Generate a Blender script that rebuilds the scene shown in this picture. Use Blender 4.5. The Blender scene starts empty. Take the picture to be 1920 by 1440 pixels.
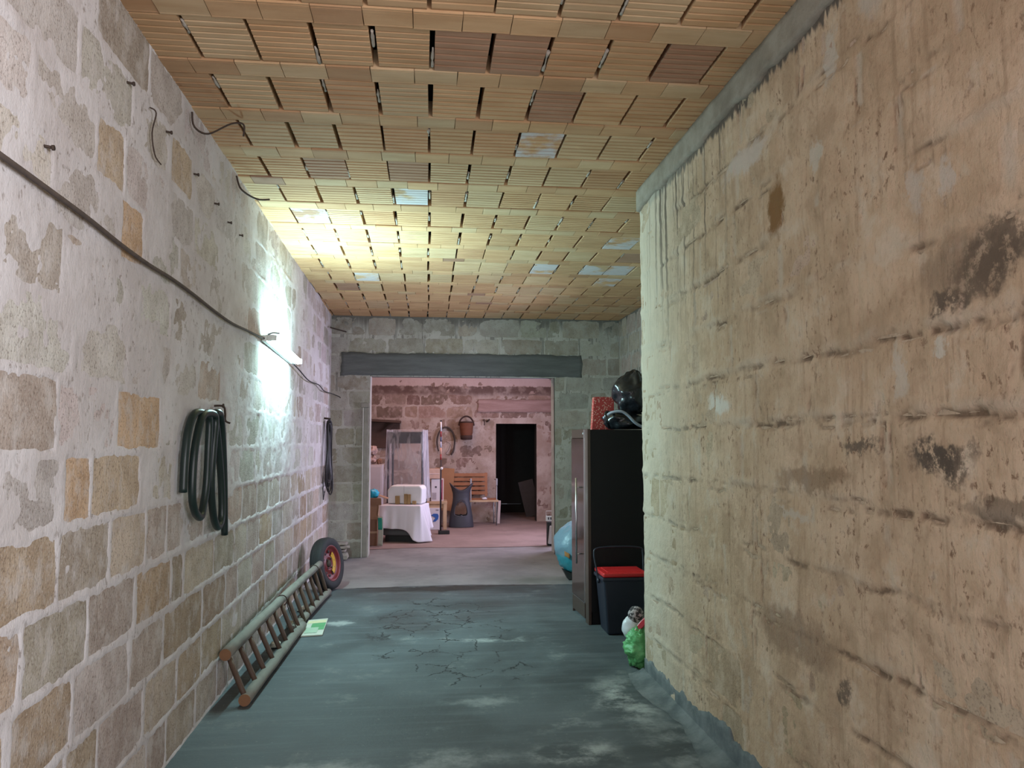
import bpy, math, random
import numpy as np
from mathutils import Matrix, Vector, noise as mnoise

SC = bpy.context.scene
COL = SC.collection
random.seed(7)
R = math.radians

# ------------------------------------------------------------------ camera
cd = bpy.data.cameras.new('camera'); cd.sensor_width = 36; cd.lens = 27.0; cd.clip_start = .05
cam = bpy.data.objects.new('camera', cd); COL.objects.link(cam)
cam.location = (0, 0, 1.5); cam.rotation_euler = (R(90 + 4.289), 0, R(-6.3226))
SC.camera = cam
# ------------------------------------------------------------------ world, lights, exposure
W = bpy.data.worlds.new('world'); SC.world = W; W.use_nodes = True
W.node_tree.nodes['Background'].inputs[0].default_value = (.80, .86, 1, 1)
W.node_tree.nodes['Background'].inputs[1].default_value = .9
SC.view_settings.view_transform = 'Standard'; SC.view_settings.look = 'None'
SC.view_settings.gamma = 1; SC.view_settings.use_curve_mapping = False
SC.view_settings.exposure = 0.0
SC.cycles.max_bounces = 6; SC.cycles.diffuse_bounces = 3; SC.cycles.adaptive_threshold = .03; SC.cycles.glossy_bounces = 3; SC.cycles.transmission_bounces = 3
SC.cycles.caustics_reflective = False; SC.cycles.caustics_refractive = False

def area(name, loc, rot, sx, sy, power, col):
    l = bpy.data.lights.new(name, 'AREA'); l.shape = 'RECTANGLE'; l.size = sx; l.size_y = sy
    l.energy = power; l.color = col
    o = bpy.data.objects.new(name, l); COL.objects.link(o); o.location = loc; o.rotation_euler = rot
    return o
# daylight of the open garage gate behind the camera, and a side lamp added to brighten the left wall
area('gate_daylight', (.45, -2.9, 1.35), (R(90), 0, 0), 1.8, 2.4, 42, (.96, .97, 1))
area('side_fill', (1.36, -.55, 2.05), (0, R(90), 0), 1.4, 1.6, 200, (.93, .93, 1))
# back room: unseen lamps added, lavender fill at the right, reddish fill overhead
area('rear_side_fill', (2.82, 11.9, 1.75), (0, R(90), 0), 1.2, 1.6, 105, (.76, .72, 1))
area('rear_top_fill', (.0, 12.3, 3.32), (0, 0, 0), 2.0, 1.6, 42, (1, .58, .46))
# recess: small window hidden behind the cabinet
area('recess_window_daylight', (2.58, 8.6, 1.6), (0, R(90), 0), 1.0, 1.0, 34, (.78, .73, 1)).data.spread = R(115)

# ------------------------------------------------------------------ helpers
def tag(o, label=None, cat=None, group=None, kind=None):
    if label: o['label'] = label
    if cat: o['category'] = cat
    if group: o['group'] = group
    if kind: o['kind'] = kind
    return o

def thing(name, loc, label, cat, group=None, rot=(0, 0, 0)):
    o = bpy.data.objects.new(name, None); COL.objects.link(o)
    o.location = loc; o.rotation_euler = rot; o.empty_display_size = .1
    return tag(o, label, cat, group)

def root_loc(o):
    while o.parent: o = o.parent
    return o.location

class MB:
    def __init__(s): s.v = []; s.f = []; s.sm = []
    def add(s, vs, fs, smooth=False):
        b = len(s.v); s.v += [tuple(p) for p in vs]; s.f += [tuple(i + b for i in f) for f in fs]; s.sm += [smooth] * len(fs); return s
    def box(s, c, d, rot=None):
        x, y, z = d[0] / 2, d[1] / 2, d[2] / 2
        vs = [Vector(p) for p in [(-x,-y,-z),(x,-y,-z),(x,y,-z),(-x,y,-z),(-x,-y,z),(x,-y,z),(x,y,z),(-x,y,z)]]
        if rot is not None:
            m = Matrix.Rotation(rot[2],3,'Z') @ Matrix.Rotation(rot[1],3,'Y') @ Matrix.Rotation(rot[0],3,'X'); vs = [m @ p for p in vs]
        vs = [p + Vector(c) for p in vs]
        return s.add(vs, [(0,3,2,1),(4,5,6,7),(0,1,5,4),(1,2,6,5),(2,3,7,6),(3,0,4,7)])
    def bx(s, x0, x1, y0, y1, z0, z1): return s.box(((x0+x1)/2,(y0+y1)/2,(z0+z1)/2), (abs(x1-x0),abs(y1-y0),abs(z1-z0)))
    def tube(s, pts, r, seg=10, cap=True, closed=False, squash=1):
        P = [Vector(p) for p in pts]; n = len(P); rr = r if isinstance(r, (list, tuple)) else [r] * n
        vs = []; up = None
        for i, p in enumerate(P):
            a = P[(i - 1) % n] if (i or closed) else P[0]; b = P[(i + 1) % n] if (i < n - 1 or closed) else P[-1]
            t = (b - a).normalized()
            if up is None:
                up = Vector((0, 0, 1)) if abs(t.z) < .9 else Vector((1, 0, 0))
            sd = t.cross(up).normalized(); up = sd.cross(t).normalized()
            for k in range(seg):
                an = 2 * math.pi * k / seg
                vs.append(p + sd * math.cos(an) * rr[i] + up * math.sin(an) * rr[i] * squash)
        fs = []
        m = n if closed else n - 1
        for i in range(m):
            for k in range(seg):
                a = i * seg + k; b = i * seg + (k + 1) % seg; c = ((i + 1) % n) * seg + (k + 1) % seg; d = ((i + 1) % n) * seg + k
                fs.append((a, b, c, d))
        s.add(vs, fs, True)
        if cap and not closed:
            b = len(s.v) - n * seg
            s.f.append(tuple(b + k for k in reversed(range(seg)))); s.f.append(tuple(b + (n - 1) * seg + k for k in range(seg))); s.sm += [False, False]
        return s
    def lathe(s, prof, seg=32, c=(0, 0, 0), axis='z', sx=1, sy=1, smooth=True):
        vs = []
        for r, h in prof:
            for k in range(seg):
                a = 2 * math.pi * k / seg; p = (r * math.cos(a) * sx, r * math.sin(a) * sy, h)
                if axis == 'x': p = (p[2], p[0], p[1])
                vs.append((p[0] + c[0], p[1] + c[1], p[2] + c[2]))
        fs = [(i * seg + k, i * seg + (k + 1) % seg, (i + 1) * seg + (k + 1) % seg, (i + 1) * seg + k) for i in range(len(prof) - 1) for k in range(seg)]
        return s.add(vs, fs, smooth)
    def grid(s, fn, nu, nv, smooth=True, wrap=False):
        vs = [fn(i / nu, j / nv) for j in range(nv + 1) for i in range(nu + (0 if wrap else 1))]
        w = nu if wrap else nu + 1
        fs = [(j * w + i, j * w + (i + 1) % w, (j + 1) * w + (i + 1) % w, (j + 1) * w + i) for j in range(nv) for i in range(nu)]
        return s.add(vs, fs, smooth)
    def blob(s, c, r, amp=.1, freq=3, seed=0, nu=36, nv=24, zmin=None, crease=0, fn=None):
        def f(u, v):
            a = 2 * math.pi * u; b = math.pi * (v - .5)
            d = Vector((math.cos(b) * math.cos(a), math.cos(b) * math.sin(a), math.sin(b)))
            k = 1 + amp * mnoise.noise(d * freq + Vector((seed * 7.1, 3.3, seed)))
            if crease: k += crease * (abs(mnoise.noise(d * freq * 2.3 + Vector((seed, 9, 2)))) - .25)
            p = Vector((d.x * r[0] * k, d.y * r[1] * k, d.z * r[2] * k))
            if fn: p = fn(p, d)
            p = p + Vector(c)
            if zmin is not None and p.z < zmin: p.z = zmin
            return p
        return s.grid(f, nu, nv, True, True)
    def prism(s, poly, axis, a, b):
        # poly: 2D points; extruded along axis from a to b
        def P(q, h): return {'x': (h, q[0], q[1]), 'y': (q[0], h, q[1]), 'z': (q[0], q[1], h)}[axis]
        n = len(poly); vs = [P(q, a) for q in poly] + [P(q, b) for q in poly]
        return s.add(vs, [tuple(range(n)), tuple(reversed(range(n, 2 * n)))] + [(i, n + i, n + (i + 1) % n, (i + 1) % n) for i in range(n)])
    def build(s, name, mat, parent=None, local=False, bevel=0, solid=0, seg=2):
        off = Vector((0, 0, 0)) if (local or parent is None) else Vector(root_loc(parent))
        me = bpy.data.meshes.new(name)
        me.from_pydata([tuple(Vector(p) - off) for p in s.v], [], s.f); me.polygons.foreach_set('use_smooth', s.sm)
        me.materials.append(mat); me.validate(); me.update()
        import bmesh
        bm = bmesh.new(); bm.from_mesh(me); bmesh.ops.recalc_face_normals(bm, faces=bm.faces); bm.to_mesh(me); bm.free()
        o = bpy.data.objects.new(name, me); COL.objects.link(o); o.parent = parent
        if solid:
            m = o.modifiers.new('solid', 'SOLIDIFY'); m.thickness = solid; m.offset = 0
        if bevel:
            m = o.modifiers.new('bevel', 'BEVEL'); m.width = bevel; m.segments = seg; m.limit_method = 'ANGLE'
        return o

# ------------------------------------------------------------------ materials
class NT:
    def __init__(s, name):
        s.m = bpy.data.materials.new(name); s.m.use_nodes = True; s.t = s.m.node_tree; s.N = s.t.nodes
        s.b = s.N['Principled BSDF']; s.out = s.N['Material Output']
    def n(s, typ, **kw):
        o = s.N.new('ShaderNode' + typ)
        for k, v in kw.items(): setattr(o, k, v)
        return o
    def set(s, sock, v):
        if v is None: return
        if isinstance(v, bpy.types.NodeSocket): s.t.links.new(v, sock)
        elif isinstance(v, (tuple, list)): sock.default_value = (tuple(v) + (1,))[:len(sock.default_value)] if len(v) == 3 and len(sock.default_value) == 4 else v
        else: sock.default_value = v
    def pos(s): return s.n('NewGeometry').outputs['Position']
    def objc(s): return s.n('TexCoord').outputs['Object']
    def vm(s, op, a, b=None, out=0):
        o = s.n('VectorMath', operation=op); s.set(o.inputs[0], a)
        if b is not None: s.set(o.inputs[1], b)
        return o.outputs[out]
    def ma(s, op, a, b=None, clamp=False):
        o = s.n('Math', operation=op, use_clamp=clamp); s.set(o.inputs[0], a)
        if b is not None: s.set(o.inputs[1], b)
        return o.outputs[0]
    def noise(s, v, scale, detail=4, rough=.55, col=False, dist=0):
        o = s.n('TexNoise'); s.set(o.inputs['Vector'], v); o.inputs['Scale'].default_value = scale
        o.inputs['Detail'].default_value = detail; o.inputs['Roughness'].default_value = rough; o.inputs['Distortion'].default_value = dist
        return o.outputs[1 if col else 0]
    def vor(s, v, scale, feat='F1'):
        o = s.n('TexVoronoi', feature=feat); s.set(o.inputs['Vector'], v); o.inputs['Scale'].default_value = scale
        return o.outputs[0]
    def mr(s, v, a, b, c=0, d=1):
        o = s.n('MapRange', interpolation_type='SMOOTHSTEP'); s.set(o.inputs[0], v)
        for i, x in enumerate((a, b, c, d)): s.set(o.inputs[i + 1], x)
        return o.outputs[0]
    def mix(s, f, a, b, mode='MIX'):
        o = s.n('Mix', data_type='RGBA', blend_type=mode); s.set(o.inputs[0], f); s.set(o.inputs[6], a); s.set(o.inputs[7], b)
        return o.outputs[2]
    def sep(s, v):
        o = s.n('SeparateXYZ'); s.set(o.inputs[0], v); return o.outputs
    def bump(s, h, st=.5, dist=.01, prev=None):
        o = s.n('Bump'); o.inputs['Strength'].default_value = st; o.inputs['Distance'].default_value = dist
        s.set(o.inputs['Height'], h)
        if prev is not None: s.set(o.inputs['Normal'], prev)
        return o.outputs[0]
    def patch(s, p, c, r, warp, soft=.35):
        d = s.vm('LENGTH', s.vm('DIVIDE', s.vm('ADD', s.vm('SUBTRACT', p, c), warp), r), out=1)
        return s.mr(d, 1.0, 1.0 - soft)
    def warp(s, p, scale=8, amt=.12):
        return s.vm('MULTIPLY', s.vm('SUBTRACT', s.noise(p, scale, 4, .7, True), (.5, .5, .5)), (amt * 2,) * 3)
    def done(s, col=None, rough=None, nrm=None, metal=None, spec=None):
        s.set(s.b.inputs['Base Color'], col); s.set(s.b.inputs['Roughness'], rough); s.set(s.b.inputs['Normal'], nrm)
        s.set(s.b.inputs['Metallic'], metal)
        if spec is not None: s.b.inputs['Specular IOR Level'].default_value = spec
        return s.m

def simple(name, col, rough=.7, var=.25, scale=12, metal=0, bump=.15, bscale=60, bdist=.004, spec=.5):
    n = NT(name); p = n.objc()
    f = n.noise(p, scale, 4)
    c = n.mix(f, tuple(x * (1 - var) for x in col), tuple(min(1, x * (1 + var)) for x in col))
    nr = n.bump(n.noise(p, bscale, 3), bump, bdist) if bump else None
    return n.done(c, rough, nr, metal, spec)

def wood(name, a, b, stretch=(3, 40, 40), rough=.65):
    n = NT(name); p = n.vm('MULTIPLY', n.objc(), stretch)
    f = n.noise(p, 1, 5, .6); g = n.noise(n.objc(), 5, 3)
    c = n.mix(f, a, b); c = n.mix(n.mr(g, .4, .8, 0, .5), c, tuple(x * .5 for x in a))
    return n.done(c, rough, n.bump(f, .3, .003))

def stone_mat(name, mortar, cover=.5, pit=.55, bdist=.006):
    n = NT(name); p = n.pos(); oi = n.n('ObjectInfo')
    base = oi.outputs['Color']
    a = n.noise(p, 7, 3, .6); c = n.mix(n.mr(a, .3, .7), n.mix(.5, base, (.55, .5, .46), 'MULTIPLY'), base)
    f = n.noise(p, 110, 2, .6); c = n.mix(n.mr(f, .54, .68, 0, .55), c, (.15, .11, .085)); c = n.mix(n.mr(f, .42, .30, 0, .45), c, mortar)
    gr = n.noise(n.vm('MULTIPLY', p, (1, 1, .5)), 36, 4, .75); c = n.mix(n.mr(gr, .56, .68, 0, .45), c, n.mix(.75, c, (.35, .28, .22), 'MULTIPLY'))
    sm = n.noise(n.vm('MULTIPLY', p, (1, 1, .8)), 11, 5, .65)
    c = n.mix(n.mr(sm, .46, .68, 0, cover), c, mortar)
    h = n.ma('ADD', n.ma('MULTIPLY', f, -.7), n.ma('MULTIPLY', gr, -1.3))
    return n.done(c, .95, n.bump(h, pit, bdist), spec=.15)

def mortar_mat(name, ca, cb, dark, dk=.55, pit=.35, bdist=.005, extra=None):
    n = NT(name); p = n.pos()
    a = n.noise(p, 3.1, 3, .6); c = n.mix(n.mr(a, .35, .65), ca, cb)
    den = n.noise(p, 2.7, 2); w = n.noise(n.vm('MULTIPLY', p, (1, 1, .65)), 34, 4, .72)
    c = n.mix(n.ma('MULTIPLY', n.mr(w, .56, .66), n.mr(den, .40, .62, dk * .12, dk)), c, dark)
    f = n.noise(n.vm('MULTIPLY', p, (1, 1, .6)), 95, 2, .65); c = n.mix(n.mr(f, .60, .76, 0, .35), c, dark)
    h = n.ma('ADD', n.ma('MULTIPLY', f, -.6), n.ma('MULTIPLY', w, -1.2))
    if extra: c = extra(n, p, c)
    return n.done(c, .95, n.bump(h, pit, bdist), spec=.15)

# left wall
M_MORTAR_L = mortar_mat('lime_mortar', (.70, .665, .66), (.60, .555, .54), (.27, .22, .19), .8, .45, .006)
M_STONE_L = stone_mat('tuff_stone', (.64, .60, .57), .55)
# right wall
def right_stains_glow(n, p, c):
    wp = n.warp(p, 9, .10); xyz = n.sep(p)
    streak = n.noise(n.vm('MULTIPLY', p, (30, 30, 1.6)), 1, 3, .6)
    c = n.mix(n.mr(streak, .52, .72, 0, .35), c, (.24, .145, .085))
    fine = n.noise(n.vm('MULTIPLY', p, (55, 55, 12)), 1, 4, .7)
    c = n.mix(n.mr(fine, .56, .70, 0, .45), c, (.22, .135, .085))
    mot = n.noise(p, 5.5, 4, .65); c = n.mix(n.mr(mot, .48, .66, 0, .55), c, (.37, .25, .16)); c = n.mix(n.mr(mot, .46, .32, 0, .5), c, (.64, .53, .42))
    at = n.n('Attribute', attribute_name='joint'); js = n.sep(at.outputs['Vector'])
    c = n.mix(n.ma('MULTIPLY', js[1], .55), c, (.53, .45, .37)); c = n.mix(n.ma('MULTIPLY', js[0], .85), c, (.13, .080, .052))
    speck = n.noise(p, 22, 5, .75)
    dkc = (.055, .045, .04)
    for (y, z, ry, rz, col, am) in [
        (1.80, 1.95, .17, .09, dkc, .8), (1.93, 1.88, .10, .05, dkc, .8), (1.74, 1.99, .12, .10, dkc, .7), (1.85, 1.96, .24, .13, (.20, .14, .095), .55),
        (2.02, 1.46, .13, .055, dkc, .8), (2.38, 1.48, .15, .03, dkc, .7), (1.95, 1.44, .12, .06, (.09, .07, .055), .7),
        (1.72, 1.32, .28, .05, (.10, .075, .055), .6), (2.54, .65, .04, .06, dkc, .7),
        (2.95, 2.45, .085, .16, (.22, .115, .045), .95), (2.70, 1.36, .35, .06, (.20, .12, .07), .6), (2.9, .75, .4, .12, (.20, .125, .08), .55),
        (3.62, 1.69, .18, .07, (.66, .61, .54), .95), (3.25, 2.77, .32, .07, (.56, .47, .41), .8), (2.25, 3.0, .10, .16, (.50, .42, .35), .8),
        (2.50, 2.86, .05, .12, (.52, .45, .38), .8), (2.62, 2.55, .04, .09, (.55, .48, .40), .8), (2.17, 1.72, .04, .10, (.55, .47, .39), .75), (1.92, 2.22, .035, .09, (.54, .46, .39), .8),
        (1.98, 1.78, .04, .04, (.60, .54, .46), .8), (2.05, 2.25, .04, .10, (.52, .44, .37), .7), (2.9, 1.22, .22, .03, (.52, .45, .38), .6)]:
        m = n.patch(p, (1.42, y, z), (10, ry, rz), wp, .5)
        if am < .92 and col[0] < .1: m = n.ma('MULTIPLY', m, n.mr(speck, .38, .52))
        c = n.mix(n.ma('MULTIPLY', m, am), c, col)
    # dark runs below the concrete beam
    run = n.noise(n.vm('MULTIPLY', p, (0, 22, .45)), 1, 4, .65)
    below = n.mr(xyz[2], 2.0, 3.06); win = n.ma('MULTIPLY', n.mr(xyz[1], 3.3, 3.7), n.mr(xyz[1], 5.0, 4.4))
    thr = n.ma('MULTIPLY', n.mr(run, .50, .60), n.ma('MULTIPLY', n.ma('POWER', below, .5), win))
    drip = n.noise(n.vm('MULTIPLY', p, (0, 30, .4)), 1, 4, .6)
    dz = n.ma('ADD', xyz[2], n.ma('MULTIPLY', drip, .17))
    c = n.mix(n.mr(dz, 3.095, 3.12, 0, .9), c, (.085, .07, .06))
    # lamp light painted in as a paler tone towards the wall's far end
    c = n.mix(n.mr(n.ma('ADD', xyz[1], n.ma('MULTIPLY', n.noise(p, 2.5, 4), .5)), 3.95, 5.25, 0, .75), c, (.60, .525, .43))
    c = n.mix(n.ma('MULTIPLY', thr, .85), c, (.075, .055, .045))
    return c
M_PLASTER_R = mortar_mat('brown_plaster', (.60, .435, .305), (.50, .35, .232), (.20, .115, .072), .95, .6, .010, right_stains_glow)
M_STONE_R = stone_mat('brown_tuff_stone', (.54, .41, .30), .7, .5)
# far wall, recess
def far_stains(n, p, c):
    xyz = n.sep(p); run = n.noise(n.vm('MULTIPLY', p, (16, 16, .8)), 1, 4, .65)
    top = n.mr(n.ma('ADD', xyz[2], n.ma('MULTIPLY', run, .35)), 3.12, 3.35); low = n.ma('MULTIPLY', n.mr(run, .56, .62), n.mr(xyz[2], 1.7, 2.4))
    return n.mix(n.ma('MULTIPLY', n.ma('MAXIMUM', top, n.ma('MULTIPLY', low, .7)), .75), c, (.075, .065, .055))
M_MORTAR_F = mortar_mat('grey_mortar', (.53, .51, .455), (.42, .395, .345), (.17, .145, .12), .9, .6, .008, far_stains)
M_STONE_F = stone_mat('grey_tuff_stone', (.44, .42, .38), .5)
def back_band(n, p, c):
    xyz = n.sep(p)
    wv = n.noise(n.vm('MULTIPLY', p, (9, 0, 0)), 1, 3, .6)
    z = n.ma('ADD', xyz[2], n.ma('MULTIPLY', wv, .10))
    band = n.ma('MULTIPLY', n.mr(z, 2.605, 2.59), n.mr(z, 2.36, 2.5))
    band = n.ma('MULTIPLY', band, n.mr(n.noise(p, 6, 4), .3, .55, .35, 1))
    c = n.mix(n.ma('MULTIPLY', band, .85), c, (.10, .055, .045))
    return n.mix(n.mr(z, 2.6, 2.62, 0, .7), c, (.58, .45, .41))
M_MORTAR_B = mortar_mat('pink_mortar', (.48, .39, .34), (.36, .27, .22), (.17, .11, .09), .5, .5, .008, back_band)
M_STONE_B = stone_mat('red_tuff_stone', (.48, .36, .32), .55)
# cement
def cement(name, a, b, rough=.9, st=.5, sc=(1, 1, 1)):
    n = NT(name); p = n.vm('MULTIPLY', n.pos(), sc)
    f = n.noise(p, 6, 6, .65); c = n.mix(n.mr(f, .3, .7), a, b); g = n.noise(p, 60, 4, .7)
    c = n.mix(n.mr(g, .58, .75, 0, .35), c, tuple(x * .5 for x in a))
    return n.done(c, rough, n.bump(n.ma('ADD', g, f), st, .006), spec=.2)
M_LINTEL = cement('lintel_cement', (.115, .12, .115), (.16, .165, .16), sc=(.35, 1, 2.5))
M_BEAM = cement('beam_concrete', (.23, .19, .15), (.35, .30, .245))
M_SKIRT = cement('skirting_cement', (.10, .115, .12), (.20, .215, .215))
M_LINTEL_B = cement('pink_lintel_cement', (.30, .19, .165), (.40, .27, .24), sc=(.35, 1, 2.5))
M_JAMB = cement('jamb_plaster', (.50, .48, .43), (.38, .36, .32))
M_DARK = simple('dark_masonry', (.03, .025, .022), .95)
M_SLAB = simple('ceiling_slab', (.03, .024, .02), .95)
M_PLAINWALL = simple('plain_plaster', (.5, .45, .40), .95)
# floor
def floor_mat():
    n = NT('floor_concrete'); p = n.pos(); xyz = n.sep(p)
    f = n.noise(p, 1.3, 5, .6); c = n.mix(n.mr(f, .35, .65), (.058, .069, .074), (.108, .123, .131))
    br = n.noise(n.vm('MULTIPLY', p, (1.2, 14, 1)), 1, 4, .65); c = n.mix(n.mr(br, .45, .75, 0, .35), c, (.165, .188, .20))
    g = n.noise(p, 2.6, 6, .7); c = n.mix(n.mr(g, .57, .72, 0, .5), c, (.25, .26, .24))
    s = n.noise(p, 34, 4, .7); c = n.mix(n.mr(s, .62, .74, 0, .4), c, (.38, .38, .34))
    d = n.noise(p, 4, 5, .65); c = n.mix(n.mr(d, .58, .75, 0, .45), c, (.07, .085, .088))
    wp = n.warp(p, 4, .18)
    # whitish scuffs and spills
    for (x, y, rx, ry, am) in [(.55, 5.95, .45, .10, .55), (.05, 3.75, .5, .18, .4), (.72, 3.75, .3, .22, .75), (1.15, 4.5, .22, .6, .7), (.75, 4.15, .25, .1, .6), (1.25, 3.8, .15, .4, .5), (-.5, 3.7, .4, .15, .5), (-.7, 6.6, .2, .12, .5), (.35, 4.6, .35, .12, .35)]:
        m = n.ma('MULTIPLY', n.patch(p, (x, y, 0), (rx, ry, 5), wp, .8), n.mr(g, .42, .6))
        c = n.mix(n.ma('MULTIPLY', m, am), c, (.50, .52, .50))
    # dark damp stains before the slab edge
    for (x, y, rx, ry, am) in [(.15, 8.0, 1.1, .20, .95), (.3, 7.2, .6, .3, .45), (1.0, 7.9, .5, .25, .6), (.2, 8.12, 1.6, .07, .9)]:
        c = n.mix(n.ma('MULTIPLY', n.patch(p, (x, y, 0), (rx, ry, 5), wp, .8), am), c, (.022, .024, .022))
    # crazed cracks in the middle
    cp = n.vm('ADD', p, n.warp(p, 5, .10))
    e = n.vor(n.vm('MULTIPLY', cp, (1, .8, 1)), 4.2, 'DISTANCE_TO_EDGE')
    zone = n.ma('MAXIMUM', n.patch(p, (.12, 6.3, 0), (.62, 1.45, 5), wp, .25), n.patch(p, (.35, 5.15, 0), (.45, .35, 5), wp, .3))
    zone = n.ma('MULTIPLY', zone, n.mr(n.noise(p, 3.3, 3), .42, .54))
    ck = n.ma('MULTIPLY', n.mr(e, .026, .010), zone)
    c = n.mix(n.ma('MULTIPLY', ck, .95), c, (.012, .014, .014))
    h = n.ma('ADD', n.ma('MULTIPLY', br, .5), n.ma('ADD', n.noise(p, 40, 5, .7), n.ma('MULTIPLY', ck, -3)))
    return n.done(c, n.mr(f, .3, .7, .55, .8), n.bump(h, .3, .006), spec=.35)
M_FLOOR = floor_mat()
def floor2(name, a, b, d):
    n = NT(name); p = n.pos(); f = n.noise(p, 1.6, 6, .65); c = n.mix(n.mr(f, .35, .65), a, b)
    g = n.noise(p, 5, 6, .7); c = n.mix(n.mr(g, .58, .75, 0, .6), c, d)
    return n.done(c, .8, n.bump(n.noise(p, 30, 5, .7), .3, .006), spec=.25)
M_APRON = floor2('apron_concrete', (.22, .212, .21), (.30, .285, .28), (.13, .125, .12))
M_FLOOR_B = floor2('red_floor_screed', (.25, .185, .165), (.32, .235, .21), (.17, .12, .11))
# ceiling terracotta
def terracotta():
    n = NT('terracotta'); p = n.pos(); oi = n.n('ObjectInfo'); base = oi.outputs['Color']; al = oi.outputs['Alpha']
    a = n.noise(n.vm('MULTIPLY', p, (.5, 2.2, 1)), 5, 4); c = n.mix(n.mr(a, .3, .75), base, n.mix(.6, base, (.72, .62, .52), 'MULTIPLY'))
    g = n.noise(n.vm('MULTIPLY', p, (2, 60, 1)), 1, 3); c = n.mix(n.mr(g, .55, .8, 0, .25), c, (.25, .14, .09))
    st = n.noise(p, 4.5, 5, .6); m = n.ma('MULTIPLY', n.mr(st, .40, .55), al)
    c = n.mix(n.ma('MULTIPLY', m, .85), c, (.60, .58, .60))
    return n.done(c, .85, n.bump(n.noise(p, 70, 4), .2, .003), spec=.2)
M_TERRA = terracotta()
M_DRIP = simple('gap_mortar', (.42, .36, .30), .95, bump=.5)

# ------------------------------------------------------------------ stone walls
def vn(x, y, seed=0):
    xi = np.floor(x).astype(np.int64); yi = np.floor(y).astype(np.int64); fx = x - xi; fy = y - yi
    def h(a, b):
        k = (a * 374761393 + b * 668265263 + seed * 974711) & 0xffffffff
        k = ((k ^ (k >> 13)) * 1274126177) & 0xffffffff
        k = ((k ^ (k >> 16)) * 2246822519) & 0xffffffff
        return ((k ^ (k >> 15)) & 0xffff) / 32767.5 - 1
    fx = fx * fx * (3 - 2 * fx); fy = fy * fy * (3 - 2 * fy)
    return (h(xi, yi) * (1 - fx) + h(xi + 1, yi) * fx) * (1 - fy) + (h(xi, yi + 1) * (1 - fx) + h(xi + 1, yi + 1) * fx) * fy
def fbm(x, y, seed=0, o=4):
    s = 0; a = 1; t = 0
    for i in range(o): s = s + a * vn(x * 2 ** i, y * 2 ** i, seed + i * 17); t += a; a *= .55
    return s / t * 1.6
def sstep(a, b, x):
    t = np.clip((x - a) / (b - a), 0, 1); return t * t * (3 - 2 * t)

def stone_variant(i):
    rnd = random.Random(100 + i); nx, ny = 5, 3; v = []; f = []
    for j in range(ny + 1):
        for k in range(nx + 1):
            x = k / nx - .5; y = j / ny - .5; ex = k in (0, nx); ey = j in (0, ny)
            z = rnd.uniform(-.0008, .001) - (.0012 if (ex or ey) else 0)
            x += rnd.uniform(-.012, .012) - (math.copysign(rnd.uniform(0, .018), x) if ex else 0)
            y += rnd.uniform(-.02, .02) - (math.copysign(rnd.uniform(0, .04), y) if ey else 0)
            if ex and ey: x *= .975; y *= .93; z -= .001
            v.append((x, y, z))
    w = nx + 1
    for j in range(ny):
        for k in range(nx): f.append((j * w + k, j * w + k + 1, (j + 1) * w + k + 1, (j + 1) * w + k))
    ring = [k for k in range(w)] + [j * w + nx for j in range(1, ny + 1)] + [ny * w + k for k in range(nx - 1, -1, -1)] + [j * w for j in range(ny - 1, 0, -1)]
    b = len(v); n = len(ring)
    for r in ring: v.append(v[r])
    for r in ring: v.append((v[r][0], v[r][1], -.03))
    for i2 in range(n): f.append((b + i2, b + n + i2, b + n + (i2 + 1) % n, b + (i2 + 1) % n))
    return v, f
VAR = [stone_variant(i) for i in range(14)]
_vm = {}
def var_mesh(i, mat):
    if (i, mat.name) not in _vm:
        me = bpy.data.meshes.new('stone'); me.from_pydata(VAR[i][0], [], VAR[i][1]); me.materials.append(mat)
        me.polygons.foreach_set('use_smooth', [p < 15 for p in range(len(VAR[i][1]))]); me.update(); _vm[(i, mat.name)] = me
    return _vm[(i, mat.name)]

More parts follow.
